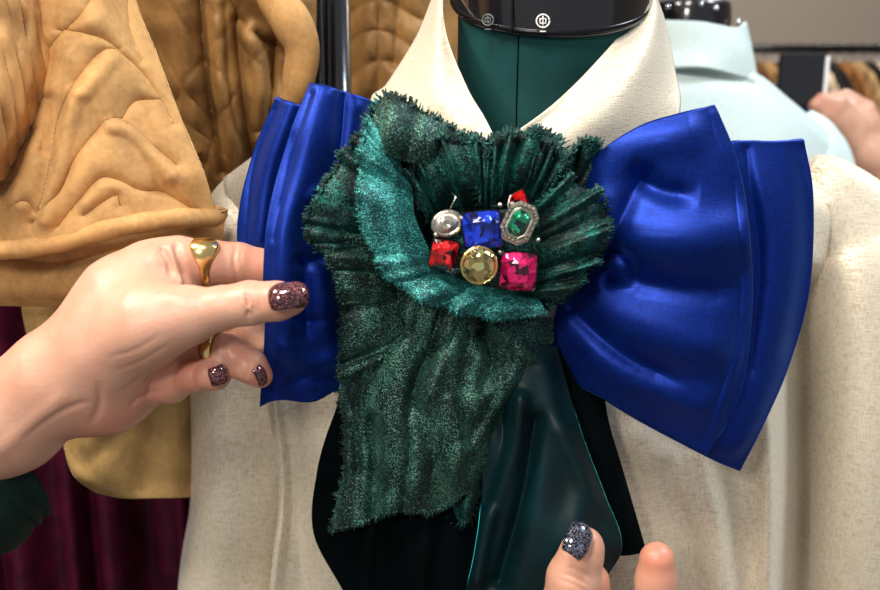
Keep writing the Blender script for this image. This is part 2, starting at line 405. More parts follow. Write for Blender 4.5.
# ================================================================== BOW
bow = empty('bow', tuple(V(480, 300, 0)), 'oversized blue satin bow with green ruffles, velvet tails and gems on the cream jacket', 'bow')
# right: rear loop then front loop
fr = folds(([(735, 150), (775, 230), (765, 330), (735, 440)], 18, 4), ([(800, 150), (805, 250), (790, 350)], 10, -3), ([(745, 150), (760, 260), (750, 370)], 6, -3))
sheet('satin_loop', [
    [(620, 170, .00), (680, 150, -.005), (735, 141, -.010), (770, 141, -.012), (803, 139, -.004)],
    [(620, 230, -.00), (690, 220, -.008), (745, 200, -.016), (785, 195, -.016), (812, 197, -.004)],
    [(610, 290, -.00), (690, 290, -.008), (750, 290, -.018), (785, 288, -.016), (808, 290, -.004)],
    [(600, 330, -.00), (680, 360, -.008), (730, 370, -.018), (765, 376, -.014), (787, 366, -.004)],
    [(590, 360, -.00), (650, 400, -.006), (705, 430, -.014), (738, 440, -.012), (762, 424, -.006)],
    [(575, 380, .002), (630, 415, -.002), (690, 447, -.008), (718, 461, -.008), (739, 470, -.004)]], M['blue'], bow, 110, 110, fr, .003, (40, 1.5, 9))
ff = folds(([(590, 180), (625, 150), (680, 135), (712, 130)], 22, 7, 0, 1), ([(592, 215), (625, 238), (690, 240), (745, 235)], 26, 10, 0, 0),
           ([(600, 262), (615, 250), (632, 262), (628, 278), (612, 280)], 7, -9), ([(645, 282), (690, 290), (745, 290)], 14, -7, 0, 1), ([(585, 300), (640, 330), (700, 345), (742, 345)], 24, 7, 0, 1),
           ([(560, 325), (620, 375), (690, 405), (725, 410)], 20, 6, 0, 1), ([(575, 310), (625, 355), (690, 385)], 10, -5, 0, 1), ([(625, 165), (660, 190), (700, 195)], 12, -6, 1, 1), ([(648, 160), (630, 200), (612, 245)], 10, -6, 1, 0),
           ([(712, 115), (735, 180), (744, 260), (740, 340), (715, 430)], 5, 1.5), ([(733, 180), (740, 260), (735, 340), (708, 425)], 3, -1.2))
sheet('satin_loop', [
    [(575, 190, .000), (598, 155, -.018), (640, 127, -.030), (680, 114, -.036), (714, 105, -.034)],
    [(575, 225, .000), (605, 205, -.026), (650, 185, -.040), (700, 172, -.044), (737, 165, -.036)],
    [(570, 265, .000), (610, 255, -.026), (660, 245, -.042), (710, 245, -.046), (749, 245, -.036)],
    [(560, 300, .000), (610, 305, -.024), (660, 315, -.040), (710, 322, -.044), (750, 320, -.034)],
    [(552, 335, .000), (600, 355, -.020), (650, 375, -.032), (700, 390, -.036), (738, 395, -.030)],
    [(552, 368, .003), (585, 388, -.010), (630, 410, -.020), (672, 434, -.024), (706, 456, -.022)]], M['blue'], bow, 150, 150, ff, .003, (24, 1.2, 14))
# left: rear loop then front loop
fl_ = folds(([(290, 105), (268, 170), (258, 240)], 8, 4), ([(278, 110), (255, 170), (248, 240)], 4, -2))
sheet('satin_loop', [
    [(277, 97, -.010), (300, 105, -.018), (330, 110, -.012), (350, 120, .0)],
    [(255, 150, -.012), (280, 155, -.022), (315, 165, -.016), (345, 175, .0)],
    [(241, 205, -.014), (268, 210, -.024), (300, 215, -.018), (340, 230, .0)],
    [(239, 250, -.016), (262, 255, -.024), (295, 260, -.018), (340, 275, .0)],
    [(250, 300, -.016), (268, 305, -.022), (295, 305, -.016), (340, 310, .0)]], M['blue'], bow, 70, 80, fl_, .003, (30, 1.5, 20))
fm = folds(([(322, 95), (303, 160), (285, 240), (282, 330), (275, 400)], 13, 4), ([(343, 95), (338, 150), (325, 200), (312, 250)], 7, -5, 0, 1), ([(360, 110), (350, 160), (332, 220)], 10, 4), ([(295, 130), (290, 180), (272, 230)], 5, -2, 1, 1), ([(305, 205), (318, 190), (345, 185)], 6, 3, 1, 1), ([(290, 260), (310, 262), (335, 255)], 6, -3, 1, 1), ([(275, 300), (295, 318), (330, 320)], 5, -2.5, 1, 1),
           ([(300, 250), (305, 310), (300, 345)], 9, -6, 1, 1), ([(330, 240), (325, 300), (335, 350)], 14, 7, 1, 0), ([(268, 330), (300, 360), (340, 362)], 9, 4, 1, 0), ([(285, 385), (310, 375), (345, 372)], 5, -3, 1, 0),
           ([(313, 95), (292, 160), (275, 240)], 3, -1.5))
sheet('satin_loop', [
    [(311, 84, -.022), (322, 86, -.026), (345, 92, -.024), (375, 102, -.010)],
    [(289, 140, -.034), (310, 145, -.038), (340, 150, -.028), (378, 160, -.00)],
    [(269, 215, -.050), (290, 218, -.052), (325, 222, -.034), (375, 235, -.00)],
    [(264, 280, -.056), (290, 283, -.056), (325, 285, -.036), (370, 295, -.00)],
    [(266, 330, -.050), (290, 333, -.052), (320, 335, -.034), (368, 340, -.00)],
    [(261, 406, -.036), (280, 399, -.040), (312, 401, -.030), (337, 389, -.016), (362, 385, .00)]], M['blue'], bow, 100, 140, fm, .003, (20, 1.1, 25), edge=None)
# velvet tails
sheet('velvet_tail', [[(350, 370, -.004), (420, 360, -.012), (500, 360, -.008)], [(334, 415, -.004), (410, 415, -.016), (490, 415, -.008)], [(318, 470, -.004), (400, 470, -.018), (490, 470, -.008)],
    [(314, 532, -.004), (400, 535, -.020), (490, 535, -.010)], [(345, 592, -.004), (410, 592, -.022), (490, 592, -.012)], [(380, 660, -.004), (420, 662, -.02), (490, 665, -.012)]], M['bvelvet'], bow, 90, 110,
    folds(([(370, 520), (366, 600), (372, 680)], 7, 7), ([(430, 500), (420, 600), (425, 680)], 9, 8), ([(395, 500), (395, 680)], 10, -7), ([(335, 400), (330, 500), (350, 600)], 8, 3)), .002, (30, 1.5, 30))
sheet('velvet_tail', [[(555, 340, -.004), (585, 345, -.010), (600, 345, -.004)], [(560, 400, -.006), (590, 405, -.010), (606, 412, -.004)], [(570, 460, -.006), (605, 460, -.012), (622, 470, -.004)],
    [(585, 520, -.006), (620, 520, -.012), (638, 525, -.004)], [(592, 552, -.004), (622, 555, -.010), (646, 552, -.004)]], M['bvelvet'], bow, 50, 80, None, .002, (30, 1, 33))
sheet('velvet_tail', [[(490, 345, -.016), (530, 345, -.022), (556, 345, -.014)], [(484, 395, -.018), (530, 390, -.030), (567, 388, -.018)], [(482, 440, -.022), (540, 435, -.038), (583, 440, -.022)],
    [(482, 500, -.024), (545, 490, -.042), (604, 495, -.024)], [(474, 560, -.026), (545, 545, -.046), (621, 546, -.030)], [(462, 610, -.026), (530, 610, -.044), (600, 590, -.036)], [(455, 680, -.026), (520, 690, -.04), (570, 680, -.036)]], M['tvelvet'], bow, 100, 110,
    folds(([(545, 370), (560, 430), (605, 520), (615, 545)], 9, 4), ([(520, 400), (512, 450), (488, 520), (476, 580)], 8, 12), ([(500, 400), (508, 450), (492, 500)], 9, -8), ([(535, 420), (522, 500), (500, 580)], 9, -12), ([(570, 430), (585, 480), (575, 540)], 16, 8)), .002, (30, 1.6, 12))
# green ruffles, from the back one forward
def rnoise(k, a, w): return lambda x, y: a*.001*np.sin(x/w+k)*np.sin(y/w*1.2+k*2)
sheet('ruffle', [[(380, 325, -.016), (420, 312, -.026), (470, 318, -.028), (510, 318, -.026), (552, 318, -.014)],
    [(352, 352, -.016), (400, 340, -.036), (465, 345, -.038), (515, 342, -.034), (552, 348, -.014)],
    [(338, 378, -.016), (395, 375, -.040), (455, 380, -.042), (505, 378, -.036), (540, 374, -.018)],
    [(345, 425, -.018), (390, 425, -.042), (440, 430, -.044), (478, 424, -.034), (506, 410, -.020)],
    [(344, 470, -.018), (385, 475, -.038), (430, 475, -.040), (465, 470, -.032), (492, 455, -.022)],
    [(330, 532, -.016), (370, 520, -.034), (400, 510, -.034), (438, 510, -.030), (474, 486, -.022)]], M['green_gr'], bow, 150, 150,
    folds(([(465, 325), (440, 370), (425, 420)], 9, 8, 0, 1), ([(480, 322), (492, 360), (478, 400)], 9, -13, 0, 1), ([(445, 330), (418, 375), (405, 440)], 6, -7, 0, 1), ([(402, 335), (378, 360), (366, 410)], 7, -6, 0, 1), ([(410, 420), (408, 460), (402, 510)], 5, -6, 1, 0), ([(490, 322), (520, 350), (540, 362)], 7, 7), ([(470, 330), (465, 370), (462, 410)], 8, -5, 0, 1),
          ([(400, 335), (370, 370), (350, 400)], 13, 4), ([(352, 420), (348, 470), (342, 525)], 9, 7), ([(372, 420), (375, 470), (372, 520)], 8, -11), ([(400, 350), (395, 420), (400, 500)], 14, 3), ([(420, 410), (432, 450), (440, 505)], 9, -7), ([(505, 380), (480, 430), (450, 470)], 10, 6), ([(512, 345), (500, 385), (470, 440)], 7, -7), ([(360, 385), (355, 430), (358, 470)], 6, -6), ([(450, 400), (458, 440), (455, 480)], 8, 5)),
    .0015, (13, 1.3, 17), edge=.9, fringe=('lb', .004, 3))
sheet('ruffle', [[(462, 492, -.012), (475, 478, -.018), (482, 470, -.012)], [(452, 505, -.012), (468, 500, -.024), (478, 492, -.012)], [(455, 520, -.012), (466, 522, -.020), (474, 512, -.012)]], M['green'], bow, 20, 20, None, .0012, (8, 1.5, 3), edge=1.2, fringe=('lbr', .006, 3))
# the open flower of ruffles: centre outwards
def flower(name, cen, rim, mat, mat2=None, waves=9, amp=5, inner=.14, n=220, m=70, seed=0, fn=None, fr_l=.005, prof=1.6, closed=True, split=None):
    r = np.array(rim, float); c = np.array(cen, float)
    R = cr(r, n, closed=closed)
    s = np.linspace(inner, 1, m)[:, None, None]
    g = c[None, None]*(1-s)+R[None]*s
    g[..., 2] = c[2]+(R[None, :, 2]-c[2])*s[..., 0]**prof
    ang = np.linspace(0, 2*np.pi, n)[None]
    wv = amp*.001*(s[..., 0]**1.5)*(np.sin(waves*ang+seed+1.5*s[..., 0])+.6*np.sin(waves*1.7*ang+2*seed)*s[..., 0]+.35*np.sin(waves*3.1*ang+seed*3)*s[..., 0]**2)
    g[..., 2] -= wv
    if fn: g[..., 2] -= fn(g[..., 0], g[..., 1])
    g[..., 2] -= wob(g[..., 0], g[..., 1], 9, .7, seed % 30)
    g[-1, :, :2] += rng.normal(0, .9, (n, 2))
    w = P(g); vs = list(w.reshape(-1, 3)); fc = gfaces(m, n, cu=closed)
    fringes(vs, fc, w, 'b', fr_l, 3)
    return mk(name, vs, fc, mat, bow, solid=.0012)
# right rear leaf
flower('ruffle', (548, 235, -.016), [(556, 215, -.020), (566, 165, -.034), (582, 143, -.030), (600, 148, -.024), (603, 195, -.030), (604, 240, -.028), (586, 262, -.022), (568, 288, -.018), (552, 300, -.014)], M['green'], waves=5, amp=4, closed=False, n=130, seed=2, fr_l=.005)
# top dark fringed leaf
flower('ruffle', (490, 215, -.014), [(455, 175, -.03), (456, 145, -.024), (475, 140, -.020), (492, 147, -.026), (505, 146, -.03), (512, 139, -.024), (535, 137, -.026), (556, 141, -.024), (560, 165, -.034), (562, 200, -.03)], M['green'], waves=6, amp=5, closed=False, n=150, seed=4, fr_l=.007)
# wide flower: deep in the centre, rim folded toward the viewer
flower('ruffle', (482, 240, -.018), [(383, 98, -.030), (405, 104, -.040), (432, 122, -.044), (455, 140, -.034), (470, 165, -.022), (500, 185, -.02), (530, 190, -.024), (560, 200, -.03), (590, 215, -.030), (603, 240, -.034), (585, 268, -.034), (566, 292, -.034),
    (540, 312, -.040), (508, 320, -.046), (480, 314, -.042), (440, 303, -.050), (405, 292, -.052), (383, 268, -.050), (368, 235, -.050), (362, 195, -.048), (362, 150, -.046), (370, 115, -.038)],
    M['green'], waves=9, amp=3.5, seed=1, fn=folds(([(425, 135), (400, 180), (415, 235), (445, 270)], 16, -7), ([(440, 190), (470, 190)], 12, -4), ([(400, 115), (390, 160)], 9, 5)), n=260, m=90)
def frill(inner, outer, mat, waves=6, amp=4, jag=2.5, bulge=.008, n=200, m=46, seed=0, L=.005, label=None, prof=1.0, name='ruffle', ends=True, dark=0):
    """gathered strip of cloth: tight along the inner edge, fluted and frayed along the outer"""
    I = cr(np.array(inner, float), n); O = cr(np.array(outer, float), n)
    v = np.linspace(0, 1, m)[:, None, None]; u = np.linspace(0, 1, n)[None]; vv = v[..., 0]
    g = I[None]*(1-v)+O[None]*v
    r1 = np.random.default_rng(seed+50); a = r1.uniform(0, 6.28, 6); q = r1.uniform(.7, 1.3, 6)
    uu = u+.04*np.sin(9*u+a[0])+.03*np.sin(17*u+a[1])
    S = np.sin(2*np.pi*waves*uu*q[0]+a[2]+.8*vv)+.5*np.sin(2*np.pi*waves*1.63*uu+a[3]-1.2*vv)+.35*np.sin(2*np.pi*waves*2.7*uu+a[4]+1.5*vv)
    g[..., 2] -= bulge*np.sin(np.pi*vv*.8)+amp*.001*S*(.25+.75*vv**prof)
    d = O-I; d = d/np.linalg.norm(d[:, :2], axis=1)[:, None]; tng = np.stack([-d[:, 1], d[:, 0]], -1)
    C2 = np.cos(2*np.pi*waves*uu*q[0]+a[2]+.8*vv)
    g[..., :2] += tng[None]*(C2*amp*.9*vv)[..., None]+d[None, :, :2]*((S+np.sin(31*u+a[5])*.5)*jag*vv**2)[..., None]
    g[..., 2] -= wob(g[..., 0], g[..., 1], 6, .45, seed % 30)
    g[-1, :, :2] += rng.normal(0, .7, (n, 2))
    w = P(g); vs = list(w.reshape(-1, 3)); fc = gfaces(m, n); fringes(vs, fc, w, 'blr' if ends else 'b', L, 3)
    return mk(name, vs, fc, mat, bow, solid=.0012, label=label)
frill([(402, 168, -.044), (412, 190, -.046), (414, 215, -.048), (424, 240, -.048), (436, 262, -.048), (452, 276, -.046), (480, 286, -.042), (505, 290, -.040), (535, 294, -.038)],
      [(370, 116, -.048), (361, 155, -.053), (361, 195, -.055), (368, 236, -.055), (384, 270, -.057), (410, 293, -.057), (445, 306, -.053), (485, 317, -.048), (545, 314, -.043)],
      M['green_lt'], 5, 3.0, 1.6, .009, 320, 50, 3, .003, 'light teal turned-out lip of the ruffle', 1.0, 'ruffle_lip', False)
# ruffles that spill over the left satin loop
frill([(392, 168, -.040), (386, 200, -.042), (378, 232, -.042), (376, 250, -.040)], [(362, 138, -.038), (335, 168, -.050), (308, 222, -.058), (322, 250, -.054)], M['green'], 3, 3, 2.0, .006, 170, 46, 14, .004)
frill([(385, 240, -.042), (392, 280, -.040), (398, 310, -.036), (410, 345, -.032)], [(322, 240, -.056), (340, 280, -.052), (345, 320, -.044), (340, 378, -.034)], M['green_gr'], 3, 3.5, 1.5, .006, 200, 46, 19, .004)
# folded flap at the top left of the flower
sheet('ruffle', [[(384, 97, -.040), (405, 102, -.052), (440, 122, -.046), (462, 138, -.030)], [(376, 112, -.046), (400, 118, -.060), (436, 138, -.052), (456, 152, -.034)], [(372, 132, -.048), (398, 140, -.062), (425, 152, -.052), (450, 168, -.032)], [(384, 152, -.050), (402, 160, -.058), (420, 166, -.048), (442, 180, -.030)]],
    M['green_gr'], bow, 70, 50, folds(([(390, 105), (385, 150)], 8, 4), ([(415, 115), (405, 160)], 8, -5), ([(440, 130), (430, 165)], 7, 4)), .0014, (11, 1.2, 21), edge=.8, fringe=('tr', .005, 3))
# gathered ruffles around the stones
frill([(436, 232, -.026), (444, 212, -.030), (466, 206, -.030), (488, 212, -.028)], [(408, 190, -.034), (422, 160, -.040), (450, 140, -.042), (492, 150, -.032)], M['green'], 4, 4.5, 2.5, .012, 200, 50, 7, .006)
frill([(482, 214, -.034), (495, 200, -.036), (515, 196, -.036), (540, 206, -.034)], [(480, 166, -.032), (500, 144, -.040), (534, 137, -.042), (562, 158, -.036)], M['green'], 5, 4.5, 2.5, .010, 220, 50, 12, .007)
frill([(530, 212, -.038), (538, 232, -.040), (537, 258, -.040), (528, 284, -.038), (512, 292, -.036)], [(566, 178, -.040), (600, 200, -.040), (606, 240, -.042), (590, 266, -.042), (560, 302, -.042)], M['green'], 4, 5, 3, .012, 240, 54, 22, .004)
frill([(440, 212, -.020), (430, 225, -.022), (428, 250, -.024), (438, 276, -.026)], [(404, 172, -.036), (396, 200, -.042), (404, 240, -.044), (424, 262, -.044)], M['green'], 3, 4, 2, .008, 160, 44, 31, .003)
frill([(352, 235, -.026), (385, 262, -.030), (425, 285, -.032), (485, 300, -.030)], [(350, 320, -.020), (372, 345, -.024), (410, 350, -.028), (470, 352, -.028)], M['green_gr'], 4, 4, 2, .008, 160, 44, 5, .003)
# hidden back of the bow: the knot that pins it to the jacket
v, f = tube_v([V(480, 240, y) for y in (-.012, -.004, .010)], [.03, .034, .03], 30); mk('knot', v, f, M['bvelvet'], bow)

# ---- gems
def gem(px, py, y, outline, w, h, rot, mat, label, thick=.006, tab=.55, setmat=None, halo=0, tilt=(0, 0), rim=.0012, dome=False, tall=1.0):
    c = V(px, py, y); s = mpp(y)
    Rm = Matrix.Rotation(math.radians(90)+TH*-1, 4, 'X')      # local z towards the viewer side
    Rm = Matrix.Rotation(math.radians(tilt[0]), 4, 'X') @ Matrix.Rotation(math.radians(tilt[1]), 4, 'Z') @ Matrix.Rotation(math.radians(90), 4, 'X') @ Matrix.Rotation(math.radians(rot), 4, 'Z')
    a, b = w*s/2, h*s/2
    pts = [(x*a, yy*b) for x, yy in outline]; n = len(pts)
    def ring(sc_, z, off=0):
        o = []
        for i in range(n):
            p, q = pts[i], pts[(i+1) % n]
            o.append(((p[0]*(1-off)+q[0]*off)*sc_, (p[1]*(1-off)+q[1]*off)*sc_, z))
        return o
    T = thick
    if dome:
        rs = [ring(1, 0), ring(1, T*.4), ring(.88, T*.8), ring(.6, T*1.0), ring(.3, T*1.02)]; vs = sum(rs, []); fc = gfaces(5, n, cu=True)
        fc.append(tuple(4*n+i for i in range(n))); fc.append(tuple(range(n))[::-1])
    else:
        r0 = ring(.9, -T*.3); r1 = ring(1, T*.25); r2 = ring((1+tab)/2*1.02, T*.68, .5); r3 = ring(tab, T*tall); ctr = [(0, 0, T*tall*.93)]
        vs = r0+r1+r2+r3+ctr; fc = gfaces(2, n, cu=True)
        for i in range(n):
            j = (i+1) % n
            fc += [(n+i, n+j, 2*n+i), (2*n+i, n+j, 2*n+j), (2*n+i, 2*n+j, 3*n+j), (3*n+i, 2*n+i, 3*n+j), (3*n+i, 3*n+j, 4*n)]
        fc.append(tuple(range(n))[::-1])
    W = lambda L: [c+(Rm @ Vector(q)) for q in L]
    g = mk('gemstone', W(vs), fc, mat, bow, smooth=False, label=label)
    # setting: rim following the outline plus claws or pave stones
    parts = []; o = 1.04; loop = [Vector((x*o, yy*o, T*.18)) for x, yy in pts]; loop = [c+(Rm @ q) for q in loop]+[c+(Rm @ loop[0])]
    for i in range(n): parts.append(tube_v([loop[i], loop[i+1]], [rim]*2, 8))
    parts.append(([c+(Rm @ Vector((x*1.05, yy*1.05, z))) for z in (-T*.5, T*.1) for x, yy in pts], gfaces(2, n, cu=True)+[tuple(range(n))[::-1]]))
    if halo:
        for k in range(halo):
            t = k/halo*n; i = int(t); fr_ = t-i; p, q = pts[i % n], pts[(i+1) % n]
            cc = Vector(((p[0]*(1-fr_)+q[0]*fr_)*1.42, (p[1]*(1-fr_)+q[1]*fr_)*1.30, T*.35))
            vs_, fs_ = ico(.0014); parts.append(([c+(Rm @ (cc+Vector(v_))) for v_ in vs_], fs_))
        parts.append(([c+(Rm @ Vector((x*q, yy*(q-.08), T*.1))) for q in (1.0, 1.62) for x, yy in pts], gfaces(2, n, cu=True)))
    v_, f_ = join(*parts); mk('setting', v_, f_, setmat or M['silver'], g, smooth=False)
    return g
def ico(r, sub=1):
    bm = bmesh.new(); bmesh.ops.create_icosphere(bm, subdivisions=sub, radius=r)
    v = [tuple(x.co) for x in bm.verts]; f = [tuple(q.index for q in p.verts) for p in bm.faces]; bm.free(); return v, f
def ngon(n, ph=0): return [(math.cos(2*math.pi*(i+ph)/n), math.sin(2*math.pi*(i+ph)/n)) for i in range(n)]
SQ = [(-.85, -1), (0, -1.03), (.85, -1), (1, -.85), (1.03, 0), (1, .85), (.85, 1), (0, 1.03), (-.85, 1), (-1, .85), (-1.03, 0), (-1, -.85)]
OC = [(-.5, -1), (.5, -1), (1, -.6), (1, .6), (.5, 1), (-.5, 1), (-1, .6), (-1, -.6)]
GY = -.060
gem(447, 223, GY, ngon(16), 27, 22, 20, M['gem_clear'], 'round pale crystal in a silver setting', halo=0, rim=.0016, tab=.4)
gem(444, 254, GY, SQ, 26, 29, -12, M['gem_red'], 'square scarlet red stone', setmat=M['blackm'], tab=.5, rim=.0003)
gem(482, 230, GY-.002, SQ, 37, 37, 6, M['gem_blue'], 'large square blue stone', setmat=M['blackm'], tab=.55, rim=.0003)
gem(479, 265, GY-.010, ngon(20), 34, 36, 0, M['gem_gold'], 'round domed hammered gold disc', dome=True, setmat=M['brass'], thick=.005, rim=.001)
gem(518, 271, GY-.002, SQ, 36, 38, -3, M['gem_magenta'], 'large square magenta stone', setmat=M['blackm'], tab=.5, rim=.0003)
gem(519, 223, GY-.003, OC, 20, 28, -25, M['gem_green'], 'emerald green octagonal stone in a crystal halo', halo=26, thick=.0055)
gem(519, 200, GY+.008, SQ, 16, 16, 30, M['gem_red'], 'small dark red stone behind the green one', setmat=M['blackm'], rim=.0003)
v, f = join(tube_v([V(500, 240, -.05), V(480, 255, -.052), V(470, 250, -.05)], [.003]*3, 8)); 
# backing felt that carries the stones
bk = grid([[(440, 218, -.050), (480, 212, -.051), (526, 208, -.050)], [(436, 242, -.050), (480, 245, -.052), (532, 245, -.050)], [(440, 262, -.050), (480, 272, -.051), (526, 280, -.050)]], 24, 24)
mk('gem_backing', P(bk).reshape(-1, 3), gfaces(24, 24), M['green'], bow, solid=.006)
# beads and prongs round the stones
for i, (x, y) in enumerate([(512, 204), (462, 218), (538, 240), (500, 205), (436, 235), (500, 252)]):
    vs_, fs_ = ico(.0016, 2); cc = V(x, y, -.062); mk('bead', [cc+Vector(q) for q in vs_], fs_, M['silver'], bow)
v, f = tube_v([V(448, 212, -.058), V(452, 205, -.062), V(456, 197, -.060), V(452, 193, -.056)], [.0005]*4, 6); mk('wire_loop', v, f, M['silver'], bow)
v, f = tube_v([V(510, 214, -.064), V(508, 205, -.066), V(510, 196, -.062), V(514, 194, -.056)], [.0006]*4, 6); mk('wire_loop', v, f, M['silver'], bow)

# ================================================================== HANDS (continuous surfaces from blended limbs)
def surface_nets(val, org, h):
    ins = val < 0; nx, ny, nz = val.shape
    c = [ins[dx:nx-1+dx, dy:ny-1+dy, dz:nz-1+dz] for dx in (0, 1) for dy in (0, 1) for dz in (0, 1)]
    s = sum(x.astype(np.int8) for x in c); act = (s > 0) & (s < 8)
    idx = -np.ones(act.shape, int); ii = np.argwhere(act); idx[act] = np.arange(len(ii))
    acc = np.zeros((len(ii), 3)); cnt = np.zeros(len(ii)); cor = [(a, b_, c_) for a in (0, 1) for b_ in (0, 1) for c_ in (0, 1)]
    for a in range(8):
        for b_ in range(a+1, 8):
            A, B = np.array(cor[a]), np.array(cor[b_])
            if abs(A-B).sum() != 1: continue
            va = val[tuple((ii+A).T)]; vb = val[tuple((ii+B).T)]; m = (va < 0) != (vb < 0)
            t = np.where(m, va/(va-vb+1e-12), 0)
            acc += np.where(m[:, None], A+(B-A)*t[:, None], 0); cnt += m
    V_ = org+(ii+acc/cnt[:, None])*h
    F_ = []
    for ax in range(3):
        d = [0, 0, 0]; d[ax] = 1; sl0 = [slice(1, -1)]*3; sl1 = [slice(1, -1)]*3
        sh = val.shape
        e = np.argwhere(ins[tuple(slice(0, sh[k]-d[k]) for k in range(3))] != ins[tuple(slice(d[k], sh[k]) for k in range(3))])
        o1, o2 = [(1, 2), (2, 0), (0, 1)][ax]
        u = np.zeros(3, int); w = np.zeros(3, int); u[o1] = 1; w[o2] = 1
        ok = (e[:, o1] > 0) & (e[:, o2] > 0) & (e[:, o1] < sh[o1]-1) & (e[:, o2] < sh[o2]-1); e = e[ok]
        q = np.stack([idx[tuple((e-u-w).T)], idx[tuple((e-w).T)], idx[tuple(e.T)], idx[tuple((e-u).T)]], -1)
        flip = ins[tuple(e.T)]
        q = np.where(flip[:, None], q, q[:, ::-1]); F_.append(q)
    return V_, np.concatenate(F_)
def limb_field(groups, h, creases=(), k_out=.006, pad=.012):
    """groups: list of (k, [(A, B, ra, rb)...]); A,B world points"""
    allp = np.array([p for _, g in groups for s in g for p in (s[0], s[1])]); rm = max(max(s[2], s[3]) for _, g in groups for s in g)
    lo = allp.min(0)-rm-pad; hi = allp.max(0)+rm+pad
    n = np.ceil((hi-lo)/h).astype(int); X, Y, Z = np.meshgrid(*[lo[i]+h*np.arange(n[i]) for i in range(3)], indexing='ij')
    X = X.astype(np.float32); Y = Y.astype(np.float32); Z = Z.astype(np.float32)
    def cone(A, B, ra, rb):
        A = np.array(A); B = np.array(B); d = B-A; L = d@d+1e-12
        t = np.clip(((X-A[0])*d[0]+(Y-A[1])*d[1]+(Z-A[2])*d[2])/L, 0, 1)
        return np.sqrt((X-A[0]-t*d[0])**2+(Y-A[1]-t*d[1])**2+(Z-A[2]-t*d[2])**2)-(ra+(rb-ra)*t)
    def smin(a, b, k):
        hh = np.maximum(k-np.abs(a-b), 0)/k; return np.minimum(a, b)-hh*hh*k*.25
    tot = None
    for k, g in groups:
        f = None
        for s in g:
            d = cone(*s); f = d if f is None else smin(f, d, k)
        tot = f if tot is None else smin(tot, f, k_out)
    for A, B, r in creases:     # shallow skin creases
        d = cone(A, B, r, r); tot = -smin(-tot, d, .0025)
    return surface_nets(tot.astype(float), lo, h)
def J(px, py, y, r): return (np.array(P((px, py, y))), r*mpp(y))
def chain(*js):
    q = [J(*j) for j in js]; return [(q[i][0], q[i+1][0], q[i][1], q[i+1][1]) for i in range(len(q)-1)]
def pix(v):
    d = v-np.array([0, CY, CZ]); w = d[:, 1]*math.cos(TH)-d[:, 2]*math.sin(TH); u = d[:, 1]*math.sin(TH)+d[:, 2]*math.cos(TH)
    return 440+F*d[:, 0]/w, 295-F*u/w
def hand_mesh(name, groups, parent_kw, creases, blush, h=.0011, k_out=.004, lines=None):
    v, f = limb_field(groups, h, [(np.array(P(a)), np.array(P(b)), r) for a, b, r in creases], k_out)
    o = mk(name, v, f, M['skin'])
    if lines:
        nr = np.zeros(len(v)*3); o.data.vertices.foreach_get('normal', nr); nr = nr.reshape(-1, 3)
        px, py = pix(v); d = v-np.array([0, CY, CZ]); d /= np.linalg.norm(d, axis=1)[:, None]
        fc = np.clip(-(nr*d).sum(1)*2, 0, 1)
        if (fc > 0).mean() < .3: fc = np.clip((nr*d).sum(1)*2, 0, 1); nr = -nr
        v = v+nr*(folds(*lines)(px, py)*fc)[:, None]; o.data.vertices.foreach_set('co', v.ravel()); o.data.update()
    o.modifiers.new('sm', 'SMOOTH').iterations = 2
    at = o.data.attributes.new('blush', 'FLOAT', 'POINT'); val = np.zeros(len(v))
    for p, r, s in blush:
        c = np.array(P(p)); d = np.linalg.norm(v-c, axis=1); val = np.maximum(val, s*np.exp(-(d/r)**2))
    at.data.foreach_set('value', val.astype(np.float32)); return o
def nail(owner, c, along, normal, L, W, mat, curve=.45, r=None):
    al = Vector(along).normalized(); nm = Vector(normal); nm = (nm-al*nm.dot(al)).normalized(); sd = al.cross(nm)
    n, m_ = 22, 15; vs = []
    for i in range(n):
        t = i/(n-1)*2-1; 
        ww = W*(1-abs(t)**(6 if t > 0 else 4)*.28)
        for j in range(m_):
            s = (j/(m_-1)*2-1); a = s*curve*2.1
            R_ = W/ (2*math.sin(curve*2.1)) * (ww/W)
            vs.append(Vector(c)+al*(t*L/2*(1-.10*s*s))+sd*(R_*math.sin(a))+nm*(R_*math.cos(a)-W/(2*math.sin(curve*2.1)))-nm*(.0012*t*t))
    return mk('nail', vs, gfaces(n, m_), mat, owner, solid=.0009)
def ringband(owner, c, axis, r, w, mat, flat=None, plate=None):
    ax = Vector(axis).normalized(); u = ax.orthogonal().normalized() if flat is None else (Vector(flat)-ax*Vector(flat).dot(ax)).normalized(); v_ = ax.cross(u)
    vs = []; n = 40
    for k in range(n):
        a = 2*math.pi*k/n; d = u*math.cos(a)+v_*math.sin(a); wd = w*(1+(plate or 0)*max(0, math.cos(a))**4); th = .0012+(.0016 if plate else 0)*max(0, math.cos(a))**4
        for (x, rr) in ((-.5, 0), (-.4, th), (.4, th), (.5, 0)): vs.append(Vector(c)+d*(r+rr)+ax*(wd*x))
    return mk('ring', vs, gfaces(n, 4, cu=True, cv=True), mat, owner)

